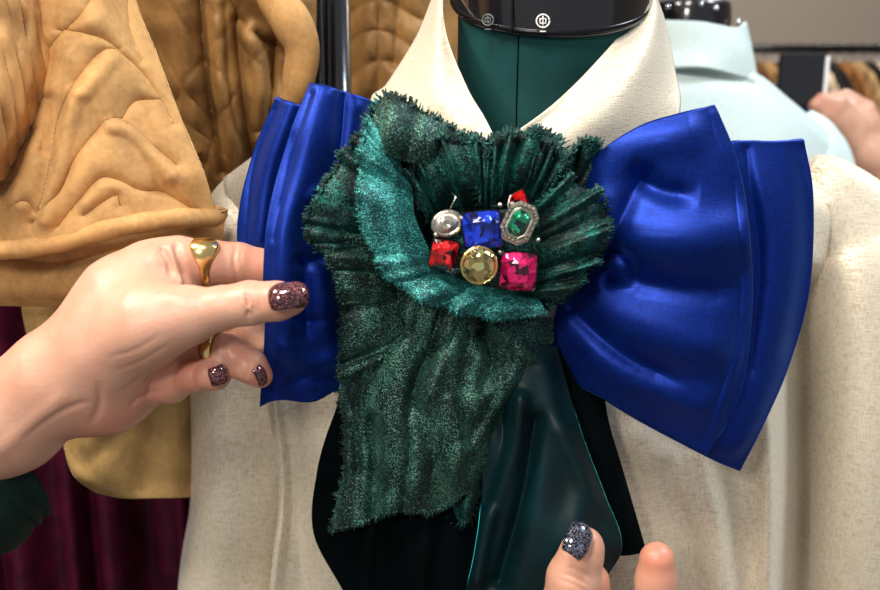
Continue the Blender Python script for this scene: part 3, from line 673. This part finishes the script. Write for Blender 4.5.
# left-entering hand
L1 = [
    (.014, chain((-150, 500, -.05, 52), (-60, 455, -.055, 54), (10, 418, -.06, 54), (60, 378, -.062, 50), (88, 362, -.062, 47))),
]
palm = [(.016, chain((60, 380, -.060, 50), (95, 362, -.060, 50), (125, 335, -.058, 50)) + chain((95, 345, -.056, 44), (128, 300, -.050, 44), (160, 268, -.044, 30))
    + chain((70, 395, -.054, 42), (108, 392, -.052, 38), (150, 372, -.046, 30)) + chain((110, 340, -.07, 40), (150, 325, -.078, 36), (190, 314, -.082, 28)) + chain((120, 330, -.05, 44), (165, 310, -.045, 34), (165, 350, -.045, 30)))]
idx_ = [(.005, chain((150, 272, -.044, 32), (178, 262, -.040, 25), (212, 262, -.036, 21), (238, 264, -.032, 20.5), (262, 269, -.030, 19), (292, 276, -.030, 16)))]
thu = [(.006, chain((150, 325, -.078, 37), (188, 316, -.082, 28), (222, 308, -.084, 21), (250, 303, -.085, 21), (278, 301, -.086, 18.5), (293, 300, -.086, 14.5)))]
mid = [(.005, chain((165, 310, -.040, 28), (210, 312, -.034, 20), (245, 325, -.036, 18), (262, 345, -.040, 13)))]
rin_ = [(.005, chain((160, 345, -.044, 28), (200, 352, -.048, 19), (228, 352, -.060, 19), (250, 366, -.066, 17), (261, 376, -.066, 12.5)))]
pin = [(.005, chain((140, 375, -.046, 28), (170, 382, -.054, 21), (194, 376, -.066, 15), (210, 374, -.070, 15), (217, 377, -.071, 13.5)))]
groups = L1+palm+idx_+thu+mid+rin_+pin
cre = [((247, 283, -.096), (249, 322, -.096), .0006), ((252, 284, -.098), (255, 320, -.098), .0006), ((258, 288, -.098), (260, 315, -.098), .0005),
       ((236, 246, -.05), (238, 282, -.05), .001), ((120, 395, -.10), (175, 345, -.10), .002), ((135, 405, -.09), (165, 385, -.085), .0012), ((165, 262, -.075), (188, 282, -.068), .003), ((158, 250, -.072), (180, 268, -.066), .0012),
       ((228, 336, -.078), (222, 370, -.078), .0009), ((146, 395, -.075), (152, 365, -.075), .0012), ((30, 425, -.103), (75, 400, -.103), .0012)]
bl = [((293, 300, -.09), .012, .5), ((262, 269, -.04), .016, .45), ((262, 378, -.07), .012, .8), ((236, 352, -.07), .012, .4), ((217, 377, -.08), .010, .85), ((190, 375, -.07), .02, .6), ((205, 262, -.05), .01, .3), ((115, 425, -.07), .022, .55), ((160, 390, -.06), .02, .5), ((255, 300, -.1), .008, .3)]
ln = [([(162, 250), (168, 262), (172, 280)], 3, -2.2, 0, 1), ([(176, 246), (180, 262), (188, 284)], 3.5, -2.6, 0, 1), ([(170, 248), (175, 264), (181, 282)], 3, 1.4),
      ([(150, 290), (170, 286), (196, 288)], 5, -1.4, 1, 1), ([(120, 392), (150, 372), (180, 358), (200, 345)], 2.6, -1.3, 1, 1), ([(112, 372), (140, 362), (172, 342)], 2.2, -.6, 1, 1), ([(105, 358), (135, 350), (165, 332)], 2.2, -.5, 1, 1),
      ([(128, 408), (140, 398), (165, 388)], 2.5, -.9, 1, 1), ([(147, 400), (150, 385), (160, 370)], 2, -.9, 1, 1), ([(168, 392), (172, 378), (180, 365)], 2, -1.0, 1, 1), ([(20, 440), (60, 412), (92, 400)], 3, -1.0, 1, 1), ([(88, 428), (100, 405), (98, 380)], 4, -1.2, 1, 1),
      ([(244, 287), (247, 303), (245, 318)], 1.6, -.6, 1, 1), ([(250, 285), (254, 302), (252, 318)], 1.6, -.6, 1, 1), ([(257, 288), (260, 302), (258, 314)], 1.5, -.4, 1, 1), ([(236, 246), (234, 262), (237, 282)], 2, -1.0), ([(241, 248), (240, 264)], 1.5, -.4, 0, 1),
      ([(226, 337), (224, 352), (228, 368)], 2, -.9), ([(246, 355), (250, 364), (246, 376)], 2, -.6), ([(196, 366), (192, 376), (196, 388)], 2, -.8),
      ([(266, 286), (262, 297), (266, 310)], 2, -.5, 1, 1), ([(120, 270), (150, 285), (190, 300)], 12, 1.2, 1, 1), ([(60, 400), (30, 425), (0, 450)], 8, 1.2)]
hand = hand_mesh('person', groups, None, cre, bl, lines=ln)
tag(hand, 'hand and forearm with gold rings reaching from the left, pinching the blue satin bow', 'person')
n1 = nail(hand, V(288, 293, -.1035), V(309, 291, -.100)-V(270, 296, -.104), (0.0, -.9, .55), .0215, .0155, M['nail_m'], .5)
nail(hand, V(264, 376, -.0765), V(272, 390, -.074)-V(264, 370, -.078), (.85, -.5, .1), .013, .008, M['nail_m'], .5)
nail(hand, V(221, 377, -.0800), V(225, 388, -.078)-V(218, 366, -.080), (.6, -.85, .1), .012, .011, M['nail_m'], .5)
ax = V(212, 262, -.036)-V(178, 262, -.040)
ringband(hand, V(205, 262, -.0375), ax, .0131, .0055, M['brass'], flat=(0.1, -.75, 1), plate=2.4)
ringband(hand, V(221, 352, -.0575), V(228, 352, -.060)-V(200, 352, -.048), .0122, .006, M['brass'], flat=(0, -1, .5), plate=.5)
# dark green velvet cuff
v = []
path = cr([P((-150, 500, -.05)), P((-60, 470, -.055)), P((5, 470, -.045)), P((22, 478, -.03))], 30)
pc = cr([(*P(p[:3]), p[3]) for p in [(-170, 520, -.05, .055), (-90, 505, -.05, .050), (-40, 492, -.045, .047), (-12, 470, -.035, .046), (-2, 462, -.030, .045)]], 40)
v, f = tube_v(pc[:, :3], pc[:, 3]*(1+.03*np.sin(np.arange(40)*.9)), 40, close=False); mk('sleeve_cuff', v, f, M['cuff'], hand, solid=.003, label='dark green velvet sleeve cuff')

# lower hand
g2 = [(.014, chain((640, 1050, -.12, 60), (635, 900, -.10, 62), (630, 800, -.09, 60))),
      (.016, chain((610, 800, -.09, 50), (600, 740, -.085, 42)) + chain((650, 800, -.085, 50), (660, 720, -.075, 36)) + chain((625, 800, -.085, 55), (630, 730, -.08, 46)) + chain((580, 760, -.09, 42), (572, 700, -.09, 36))),
      (.006, chain((585, 760, -.09, 40), (560, 670, -.092, 30), (566, 610, -.092, 27.5), (574, 578, -.092, 28), (582, 553, -.092, 22), (585, 545, -.092, 19))),
      (.005, chain((650, 740, -.075, 34), (650, 670, -.062, 25), (654, 610, -.052, 23), (656, 580, -.050, 21.5), (657, 560, -.050, 19.5))),
      (.005, chain((630, 740, -.075, 30), (612, 680, -.055, 22), (600, 620, -.045, 20), (592, 580, -.040, 17), (588, 572, -.040, 15))),
      (.005, chain((680, 740, -.075, 30), (700, 680, -.070, 22), (690, 640, -.085, 19), (672, 660, -.095, 16))),
      (.005, chain((700, 770, -.08, 26), (722, 720, -.08, 18), (712, 690, -.092, 15), (695, 705, -.10, 13)))]
cre2 = [((562, 577, -.114), (592, 588, -.114), .0006), ((560, 583, -.114), (590, 596, -.114), .0006)]
bl2 = [((585, 545, -.1), .012, .3), ((657, 555, -.06), .016, .75), ((590, 580, -.05), .014, .6), ((576, 585, -.115), .012, .3)]
h2 = hand_mesh('person', g2, None, cre2, bl2, lines=[([(556, 572), (575, 578), (592, 588)], 1.8, -.6, 1, 1), ([(554, 578), (575, 585), (592, 595)], 1.8, -.5, 1, 1), ([(562, 566), (580, 571), (594, 580)], 1.6, -.4, 1, 1)])
tag(h2, 'fingertips with a black glitter thumbnail rising from the bottom edge, holding a teal velvet tail', 'person')
nail(h2, V(583, 539, -.1105), V(590, 522, -.098)-V(575, 556, -.1145), (.25, -1, .35), .0210, .0160, M['nail_b'], .5)

# ================================================================== QUILTED GOLD JACKETS (left)
def quilt(lines, w, depth, extra=None):
    ls = [cr(np.array(l, float), 5*len(l)) for l in lines]
    def fn(px, py):
        d = np.full(px.shape, 1e9)
        for l in ls: d = np.minimum(d, sdist(px, py, l)[0])
        h = depth*.001*(1-np.exp(-(d/w)))
        return h+(extra(px, py) if extra else 0)
    return fn
q1 = empty('quilted_jacket', tuple(V(90, 250, .06)), 'mustard gold quilted velvet jacket hanging nearest, above the ringed hand', 'jacket')
lines = [[(5, 150), (30, 95), (48, 55), (62, 35), (82, 15), (95, -10)], [(38, 222), (52, 165), (60, 120), (78, 80), (105, 50), (130, 62), (155, 92), (172, 125)],
         [(35, 222), (62, 185), (78, 155), (108, 121), (128, 126), (150, 145), (175, 165)], [(60, 225), (80, 200), (100, 178), (118, 180), (138, 190), (165, 193), (200, 215)],
         [(0, 60), (25, 75), (45, 60)], [(0, 185), (20, 175), (35, 130)], [(118, 50), (95, 35), (60, 30)], [(120, 121), (133, 102), (160, 100)], [(140, 62), (128, 30), (125, 0)], [(0, 215), (25, 200), (40, 215)], [(85, 215), (115, 195), (120, 205)]]
exq = folds(([(100, 20), (140, 60), (190, 170)], 20, 6), ([(45, 60), (20, 130), (5, 180)], 14, -10), ([(60, 60), (40, 130), (25, 200)], 14, 6), ([(30, 150), (15, 200)], 10, 5), ([(75, 95), (60, 160), (45, 220)], 8, 5), ([(50, 100), (42, 150)], 7, -6),
            ([(110, 125), (135, 135), (170, 175)], 7, 4), ([(85, 90), (110, 60)], 8, 3))
sheet('body', [[(-60, -330, .06), (0, -335, .04), (60, -335, .04), (110, -330, .07)], [(-60, -100, .06), (10, -100, .03), (80, -100, .03), (120, -100, .07)], [(-60, -10, .06), (20, -10, .02), (85, -10, .015), (133, -5, .06)], [(-60, 60, .06), (20, 60, .03), (85, 60, .005), (155, 55, .05)],
    [(-60, 120, .06), (20, 125, .02), (90, 120, -.000), (180, 120, .045)], [(-60, 180, .06), (20, 180, .01), (100, 180, -.005), (203, 175, .04)], [(-60, 246, .058), (20, 250, .006), (110, 230, -.004), (217, 218, .036)]], M['gold'], q1, 170, 260, quilt(lines, 5, 5.5, lambda x, y: 1.3*exq(x, y)), .004, (16, 1.2, 4))
# rolled hem edge
pts = cr([P(p) for p in [(-60, 245, .055), (0, 250, .002), (50, 244, -.004), (110, 229, -.010), (170, 219, .005), (214, 217, .034), (218, 208, .038)]], 80)
v, f = tube_v(pts, .0065+.0003*np.sin(np.arange(80)*.7), 20); mk('hem', v, f, M['gold'], q1)
# the fine quilted sleeve at the far left
lad = [[(-42+13*k, -340), (-40+13*k, -60), (-31+13*k, 20), (-17+13*k, 90), (-6+13*k, 160), (0+13*k, 200)] for k in range(-3, 9)]
sheet('sleeve', [[(-80, -330, .05), (-20, -335, .0), (60, -330, .05)], [(-80, -60, .05), (-15, -60, -.02), (54, -55, .03)], [(-80, 30, .05), (-20, 30, -.028), (52, 30, .02)], [(-80, 100, .05), (-20, 100, -.03), (42, 95, .012)], [(-80, 150, .05), (-30, 150, -.026), (18, 150, .01)], [(-80, 185, .05), (-40, 180, -.022), (2, 178, .01)]],
    M['gold'], q1, 90, 160, quilt(lad, 3.5, 3.0), .004, (7, 1.3, 11))
# second layer hem below
fold2 = folds(([(0, 250), (60, 262), (190, 232)], 8, -8), ([(-20, 285), (60, 288), (190, 262)], 11, 4))
sheet('lower_panel', [[(-60, 235, .075), (60, 240, .04), (130, 225, .05), (225, 210, .085)], [(-60, 270, .075), (60, 265, .03), (130, 250, .04), (222, 235, .08)], [(-60, 290, .07), (60, 290, .028), (130, 284, .036), (215, 262, .08)], [(-60, 303, .08), (60, 304, .04), (130, 299, .046), (205, 290, .085)]], M['gold'], q1, 120, 60, fold2, .004, (22, 1.2, 2))
q2f = folds(([(100, 330), (110, 400), (85, 470)], 18, 6), ([(140, 330), (150, 420), (140, 490)], 14, -4), ([(175, 320), (180, 400), (175, 490)], 12, 5), ([(66, 455), (85, 480), (130, 497), (200, 498)], 6, 3), ([(90, 460), (120, 430)], 12, -5))
sheet('lining_flap', [[(20, 290, .10), (90, 290, .08), (150, 290, .08), (215, 285, .15)], [(30, 340, .10), (90, 345, .075), (150, 345, .105), (225, 340, .16)], [(60, 400, .10), (100, 400, .07), (150, 400, .105), (225, 400, .16)], [(66, 450, .10), (110, 450, .075), (160, 455, .105), (225, 455, .16)],
    [(76, 476, .10), (115, 480, .08), (160, 482, .105), (225, 482, .16)], [(96, 491, .10), (125, 497, .09), (170, 498, .105), (225, 495, .16)]], M['gold_lt'], q1, 90, 110, q2f, .003, (26, 1.3, 8), label='tan lining of the gold jacket')
# second jacket behind
q2 = empty('quilted_jacket', tuple(V(230, 100, .2)), 'bronze gold velvet jacket with crumpled sleeve, between the nearest gold jacket and the black pole', 'jacket')
l2 = [[(170, 0), (200, 50), (235, 90), (262, 150)], [(205, 0), (235, 35), (270, 80), (280, 110)], [(150, 20), (180, 80), (215, 130), (240, 180)], [(250, -10), (225, 30), (190, 75), (180, 100)], [(275, 30), (245, 75), (215, 130), (205, 170)], [(185, 120), (240, 165)]]
e2 = folds(([(180, -20), (186, 60), (200, 150)], 7, 5), ([(200, -20), (205, 60), (222, 170)], 6, -9), ([(217, 0), (222, 90), (240, 170)], 5, 6), ([(235, 20), (242, 90), (252, 160)], 5, -8), ([(250, 30), (262, 90), (262, 140)], 6, 7),
           ([(275, 40), (270, 90), (262, 130)], 6, -8), ([(240, -20), (270, 10), (295, 40)], 10, 8), ([(225, -10), (250, 30), (285, 50)], 5, -6))
sheet('sleeve', [[(110, -420, .20), (160, -420, .17), (250, -420, .17), (310, -420, .22)], [(110, -150, .20), (160, -150, .16), (250, -150, .15), (312, -150, .21)], [(110, -20, .20), (160, -20, .16), (250, -20, .145), (315, -15, .19)], [(130, 60, .20), (175, 60, .16), (250, 60, .15), (314, 50, .19)],
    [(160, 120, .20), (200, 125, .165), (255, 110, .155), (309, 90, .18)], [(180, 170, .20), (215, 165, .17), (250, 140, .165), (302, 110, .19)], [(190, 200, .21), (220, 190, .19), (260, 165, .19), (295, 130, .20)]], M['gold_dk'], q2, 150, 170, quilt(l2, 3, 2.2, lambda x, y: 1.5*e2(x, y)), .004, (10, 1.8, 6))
pts = cr([P(p) for p in [(262, -40, .12), (272, -5, .12), (290, 20, .118), (302, 48, .12), (298, 80, .125), (290, 100, .13)]], 60)
v, f = tube_v(pts, cr([[.009], [.012], [.015], [.013], [.012], [.008]], 60)[:, 0], 20); mk('cuff', v, f, M['gold'], q2, label='pale gold turned cuff edge')
q3 = empty('quilted_jacket', tuple(V(400, 40, .4)), 'gold quilted jacket furthest back, seen between the black pole and the cream collar', 'jacket')
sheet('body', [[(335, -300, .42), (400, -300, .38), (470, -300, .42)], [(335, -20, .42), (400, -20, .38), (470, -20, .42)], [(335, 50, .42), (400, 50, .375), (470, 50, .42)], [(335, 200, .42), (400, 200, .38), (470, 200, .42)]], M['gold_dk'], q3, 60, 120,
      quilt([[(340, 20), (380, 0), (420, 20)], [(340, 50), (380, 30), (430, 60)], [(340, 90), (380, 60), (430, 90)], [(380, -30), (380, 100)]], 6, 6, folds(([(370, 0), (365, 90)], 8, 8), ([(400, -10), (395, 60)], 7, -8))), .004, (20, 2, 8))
q4 = empty('dark_backdrop', tuple(V(330, 40, .46)), 'nearly black folded sheet added to darken the gap behind the black rack pole', 'backdrop')  # dark sheet added so the gap behind the pole stays dark
sheet('body', [[(285, -280, .46), (330, -280, .43), (372, -280, .46)], [(285, 0, .46), (330, 0, .42), (368, 0, .46)], [(285, 250, .46), (330, 250, .42), (368, 250, .46)]], M['wood'], q4, 40, 80, folds(([(320, -200), (322, 200)], 8, 8), ([(348, -200), (350, 200)], 6, -7)), .004)

# clothes rack: upright pole, rail
rk = empty('clothes_rack', tuple((V(337, 60, .27).x, .27, 0)), 'black metal clothes rack pole standing between the gold jackets', 'rack')
x = V(337, 60, .27).x
v, f = tube_v([(x, .27, .02), (x, .27, 1.80)], [.0125, .0125], 28); mk('upright', v, f, M['black'], rk)
v, f = tube_v([(x-.0155, .262, .02), (x-.0155, .262, 1.80)], [.003, .003], 20); mk('slotted_edge', v, f, M['blackm'], rk)
v, f = tube_v([(-1.0, .27, 1.80), (x+.30, .27, 1.80)], [.0125, .0125], 20); mk('rail', v, f, M['blackm'], rk)
v, f = box_v((x+.01, .27, .012), (.06, .5, .024)); mk('foot', v, f, M['blackm'], rk, smooth=False)
v, f = tube_v([(-1.0, .27, .0), (-1.0, .27, 1.80)], [.0125, .0125], 20); mk('upright', v, f, M['black'], rk)
def hook(parent, x, y, z0):
    ps = [(x, y, z0), (x, (y+.27)/2, (z0+1.82)/2), (x, .252, 1.79), (x, .255, 1.815), (x, .27, 1.818), (x, .287, 1.81)]
    v, f = tube_v(cr(ps, 30), [.002]*30, 8); mk('hanger_hook', v, f, M['chrome'], parent)
hook(q1, V(40, -330, .04).x, .05, V(40, -330, .04).z-.01)
hook(q2, V(210, -415, .17).x, .17, V(210, -415, .17).z-.01)
hook(q3, V(400, -295, .38).x, .38, V(400, -295, .38).z-.01)

# maroon velvet garment at lower left
cu = empty('velvet_curtain', tuple(V(90, 590, .30)), 'dark maroon velvet curtain in deep vertical folds below the gold jackets', 'curtain')
nu, nv = 260, 60; xs = np.linspace(-1.0, .05, nu); zs = np.linspace(.25, 1.27, nv); g = np.zeros((nv, nu, 3))
for j, z in enumerate(zs):
    ph = xs*2*math.pi/.055+.8*np.sin(xs*31)+.3*np.sin(z*5)
    g[j, :, 0] = xs+.010*np.sin(ph*.5)+.03*(1.3-z)*(xs+.3); g[j, :, 1] = .345+.020*np.sin(ph)+.008*np.sin(2*ph+1); g[j, :, 2] = z
mk('drape', g.reshape(-1, 3), gfaces(nv, nu), M['maroon'], cu, solid=.003)
v, f = tube_v([(-1.05, .345, 1.275), (.08, .345, 1.275)], [.008, .008], 12); mk('curtain_pole', v, f, M['blackm'], cu)
for xx in (-1.04, .0):
    v, f = tube_v([(xx, .345, 1.275), (xx, .345, 0)], [.008, .008], 12); mk('post', v, f, M['blackm'], cu)

# ================================================================== MIRRORED BACKGROUND, RIGHT: reflection modelled as solid objects
BX = V(702, 0, .55).x
f2 = empty('dress_form', (BX, .60, 0), 'reflected dress form at upper right, modelled solid, only its studded black neck cap showing', 'dress form')  # solid copy standing in for the front form's mirror image
loft('torso', [(BX, .60, .74, .13, .085, 0), (BX, .60, 1.05, .13, .085, 0), (BX, .60, 1.25, .15, .09, 0), (BX, .60, 1.38, .10, .07, 0), (BX, .60, 1.44, .045, .045, 0), (BX, .60, 1.50, .042, .042, 0)], M['teal_cloth'], f2)
loft('neck_cap', [(BX, .60, 1.495, .040, .040, 0), (BX, .60, 1.500, .048, .048, 0), (BX, .60, 1.536, .048, .048, 0), (BX, .60, 1.545, .040, .040, 0), (BX, .60, 1.549, .012, .012, 0)], M['black'], f2, n=30)
for px, py in ((668, 7), (701, 4), (716, 8), (738, 22)):
    vs_, fs_ = ico(.0035, 2); c0 = V(px, py, .553 if px < 730 else .57); mk('stud', [c0+Vector(q) for q in vs_], fs_, M['chrome'], f2)
v, f = tube_v([(BX, .60, .03), (BX, .60, .76)], [.014, .014]); mk('pole', v, f, M['blackm'], f2)
v, f = tube_v([(BX, .60, 0), (BX, .60, .02), (BX, .60, .05)], [.15, .15, .02], 40); mk('base', v, f, M['blackm'], f2)
j2 = empty('jacket', (BX, .60, .80), 'pale mint white reflection of the jacket back, modelled solid, upper right', 'jacket')  # mirror image of the cream jacket's back, built as a solid copy
closed_body('body', [
    [(590, 70, .58), (640, 62, .55), (700, 66, .54), (752, 72, .55), (790, 100, .57), (848, 150, .60)],
    [(580, 110, .58), (640, 100, .53), (700, 100, .52), (760, 110, .53), (800, 130, .55), (852, 175, .60)],
    [(580, 180, .58), (640, 180, .51), (700, 180, .50), (760, 180, .51), (805, 190, .54), (850, 220, .60)],
    [(580, 300, .58), (640, 300, .50), (700, 300, .49), (760, 300, .50), (805, 300, .54), (845, 310, .60)],
    [(580, 620, .58), (640, 620, .50), (700, 620, .49), (760, 620, .50), (805, 620, .54), (845, 620, .60)]], M['mint'], j2, .70,
    folds(([(752, 76), (790, 105), (850, 170)], 5, 3), ([(665, 68), (700, 72), (750, 84)], 4, -5)), (40, 2, 5), 90, 90)
sheet('collar', [[(645, 16, .56), (660, 20, .545), (700, 22, .535), (735, 28, .545), (745, 22, .57)], [(640, 45, .56), (665, 50, .54), (705, 50, .53), (745, 52, .545), (752, 55, .58)], [(636, 64, .55), (665, 68, .53), (705, 68, .522), (752, 80, .55), (757, 84, .58)]], M['mint'], j2, 60, 30, wb=(25, 1, 4), solid=.004)
sleeve('sleeve', [(796, 122, .62, .02), (812, 145, .615, .033), (820, 175, .61, .040), (824, 260, .60, .046), (838, 420, .58, .052), (838, 560, .56, .05)], M['mint'], j2, ph=1, amp=.003)

# mirror image of a held-up phone and its hand, modelled solid
ph = empty('phone_reflection', tuple(V(812, 80, .75)), 'reflected black mobile phone, modelled solid, with a bright edge held up at upper right', 'phone')
b0 = V(802, 80, .75); 
o = box('body', tuple(b0), (.068, .010, .075), M['black'], ph, .006); o.location = (0, 0, 0)
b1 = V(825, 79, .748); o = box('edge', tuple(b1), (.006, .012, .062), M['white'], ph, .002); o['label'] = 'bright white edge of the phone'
g3 = [(.012, chain((1010, 340, .80, 30), (930, 245, .78, 26), (890, 192, .76, 21))), (.012, chain((890, 192, .76, 21), (866, 158, .755, 19), (848, 130, .75, 12)) + chain((884, 170, .76, 19), (870, 135, .765, 13))),
      (.004, chain((850, 130, .752, 14), (832, 112, .742, 9), (815, 106, .738, 7))), (.004, chain((852, 125, .752, 13), (838, 104, .742, 9), (822, 99, .738, 6.5))), (.004, chain((865, 125, .76, 13), (850, 106, .765, 9), (832, 98, .77, 7))),
      (.004, chain((850, 140, .752, 14), (836, 124, .744, 9), (822, 116, .738, 7))), (.004, chain((872, 135, .765, 14), (866, 110, .768, 9), (846, 96, .772, 7)))]
h3 = hand_mesh('person', g3, None, [], [((820, 105, .74), .02, .4)], h=.0022, k_out=.008)
tag(h3, 'blurred reflection of a hand and wrist, modelled solid, holding up the black phone', 'person')
v, f = tube_v([V(930, 250, .78), V(900, 212, .775), V(880, 195, .77)], [.034, .032, .034], 24, close=False); mk('sleeve_cuff', v, f, M['bvelvet'], h3, solid=.003)
# reflected bit of the blue bow, modelled as a small sheet
bs = sheet('bow_reflection', [[(770, 84, .80), (790, 88, .79), (812, 95, .80)], [(775, 96, .80), (795, 102, .785), (820, 110, .80)], [(790, 112, .80), (805, 118, .79), (825, 125, .80)]], M['blue'], None, 20, 20)
tag(bs, 'royal blue reflected piece of the bow, modelled solid, just under the phone, upper right', 'cloth')

# clothes rail with garments as the mirror shows them, modelled solid
RY = 2.1; z0 = V(800, 49, RY).z
rr = empty('rail_reflection', (V(820, 50, RY).x, RY, 0), 'thin dark reflected clothes rail, modelled solid, along the beige wall at upper right', 'rail')
xa, xb = V(560, 50, RY).x, V(1000, 50, RY).x
v, f = tube_v([(xa, RY, z0), (xb, RY, z0)], [.012, .012], 16); mk('rail', v, f, M['blackm'], rr)
for xx in (xa, xb): v, f = tube_v([(xx, RY, 0), (xx, RY, z0)], [.014, .014], 16); mk('post', v, f, M['blackm'], rr)
cols = [('brown', (.16, .07, .025)), ('tan', (.55, .33, .13)), ('black', (.012, .01, .01)), ('gold', (.65, .38, .12)), ('dark brown', (.06, .03, .015)), ('pale beige', (.66, .52, .36)), ('black', (.015, .012, .012)), ('rust', (.32, .13, .04)), ('tan', (.5, .32, .15)), ('black', (.01, .01, .01)), ('cream', (.7, .58, .42)), ('brown', (.2, .1, .04)), ('gold', (.6, .38, .14)), ('dark grey', (.03, .03, .03))]
order = ['first', 'second', 'third', 'fourth', 'fifth', 'sixth', 'seventh', 'eighth', 'ninth', 'tenth', 'eleventh', 'twelfth', 'thirteenth', 'fourteenth']
for i, (cn, c) in enumerate(cols):
    px = 752+i*12.5; cc = V(px, 60, RY)
    m_ = velvet('garment_%d' % i, c, .4, tuple(min(1, q*2) for q in c), .7, 60, .2, .6)
    n_, k_ = 30, 28; an = np.linspace(0, 2*np.pi, n_, endpoint=False); gg = []
    for q in range(k_):
        t = q/(k_-1); z = z0-.035-.95*t; w = .005+(.009+.003*math.sin(i*2.1+5*t))*min(1, t*9); d = .05+.17*min(1, t*8)**.6
        r = 1+.12*np.sin(4*an+i)+.08*np.sin(7*an+2*i+3*t)
        gg.append(np.stack([cc.x+w*np.cos(an)*r+.004*math.sin(9*t+i), RY+d*np.sin(an)*r, np.full(n_, z)], -1))
    e = empty('garment_reflection', (cc.x, RY, z0-.98), '%s garment, %s from the left on the reflected clothes rail' % (cn, order[i]), 'clothes', 'garments on the reflected rail')
    mk('fabric', np.stack(gg).reshape(-1, 3), gfaces(k_, n_, cu=True)+[tuple(range(n_))[::-1]], m_, e)
    hp = cr([(cc.x, RY, z0-.04), (cc.x, RY+.002, z0-.02), (cc.x, RY+.017, z0-.006), (cc.x, RY+.014, z0+.012), (cc.x, RY, z0+.0155), (cc.x, RY-.012, z0+.008)], 20)
    v, f = tube_v(hp, [.0025]*20, 8); mk('hanger_hook', v, f, M['chrome'], e)

# ================================================================== LIGHT
def area(name, loc, tgt, size, power, col):
    l = bpy.data.lights.new(name, 'AREA'); l.energy = power; l.size = size; l.color = col
    o = bpy.data.objects.new(name, l); C.objects.link(o); o.location = loc
    o.rotation_euler = (Vector(tgt)-Vector(loc)).to_track_quat('-Z', 'Y').to_euler(); return o
area('ceiling_light', (-.25, -.75, 2.5), (0, 0, 1.3), .30, 14, (1, .93, .85))
area('ceiling_light_right', (1.1, .1, 2.5), (.3, .2, 1.3), .35, 20, (.84, .93, 1))
area('ceiling_light_left', (-.9, -.3, 2.4), (-.3, .1, 1.2), .3, 19, (1, .90, .78))
area('fill_light', (-.55, -1.3, 1.95), (-.1, .1, 1.15), .22, 8, (1, .94, .86))  # fill added to brighten the lower left, no visible lamp there
area('ceiling_light_far', (.9, 1.6, 2.6), (.7, 2.4, 1.2), .6, 16, (1, .9, .78))
w = bpy.data.worlds.new('world'); sc.world = w; w.use_nodes = True
w.node_tree.nodes['Background'].inputs[0].default_value = (.9, .93, 1, 1); w.node_tree.nodes['Background'].inputs[1].default_value = .35
sc.view_settings.view_transform = 'Standard'; sc.view_settings.look = 'None'; sc.view_settings.gamma = 1; sc.view_settings.exposure = .15
sc.view_settings.use_curve_mapping = False
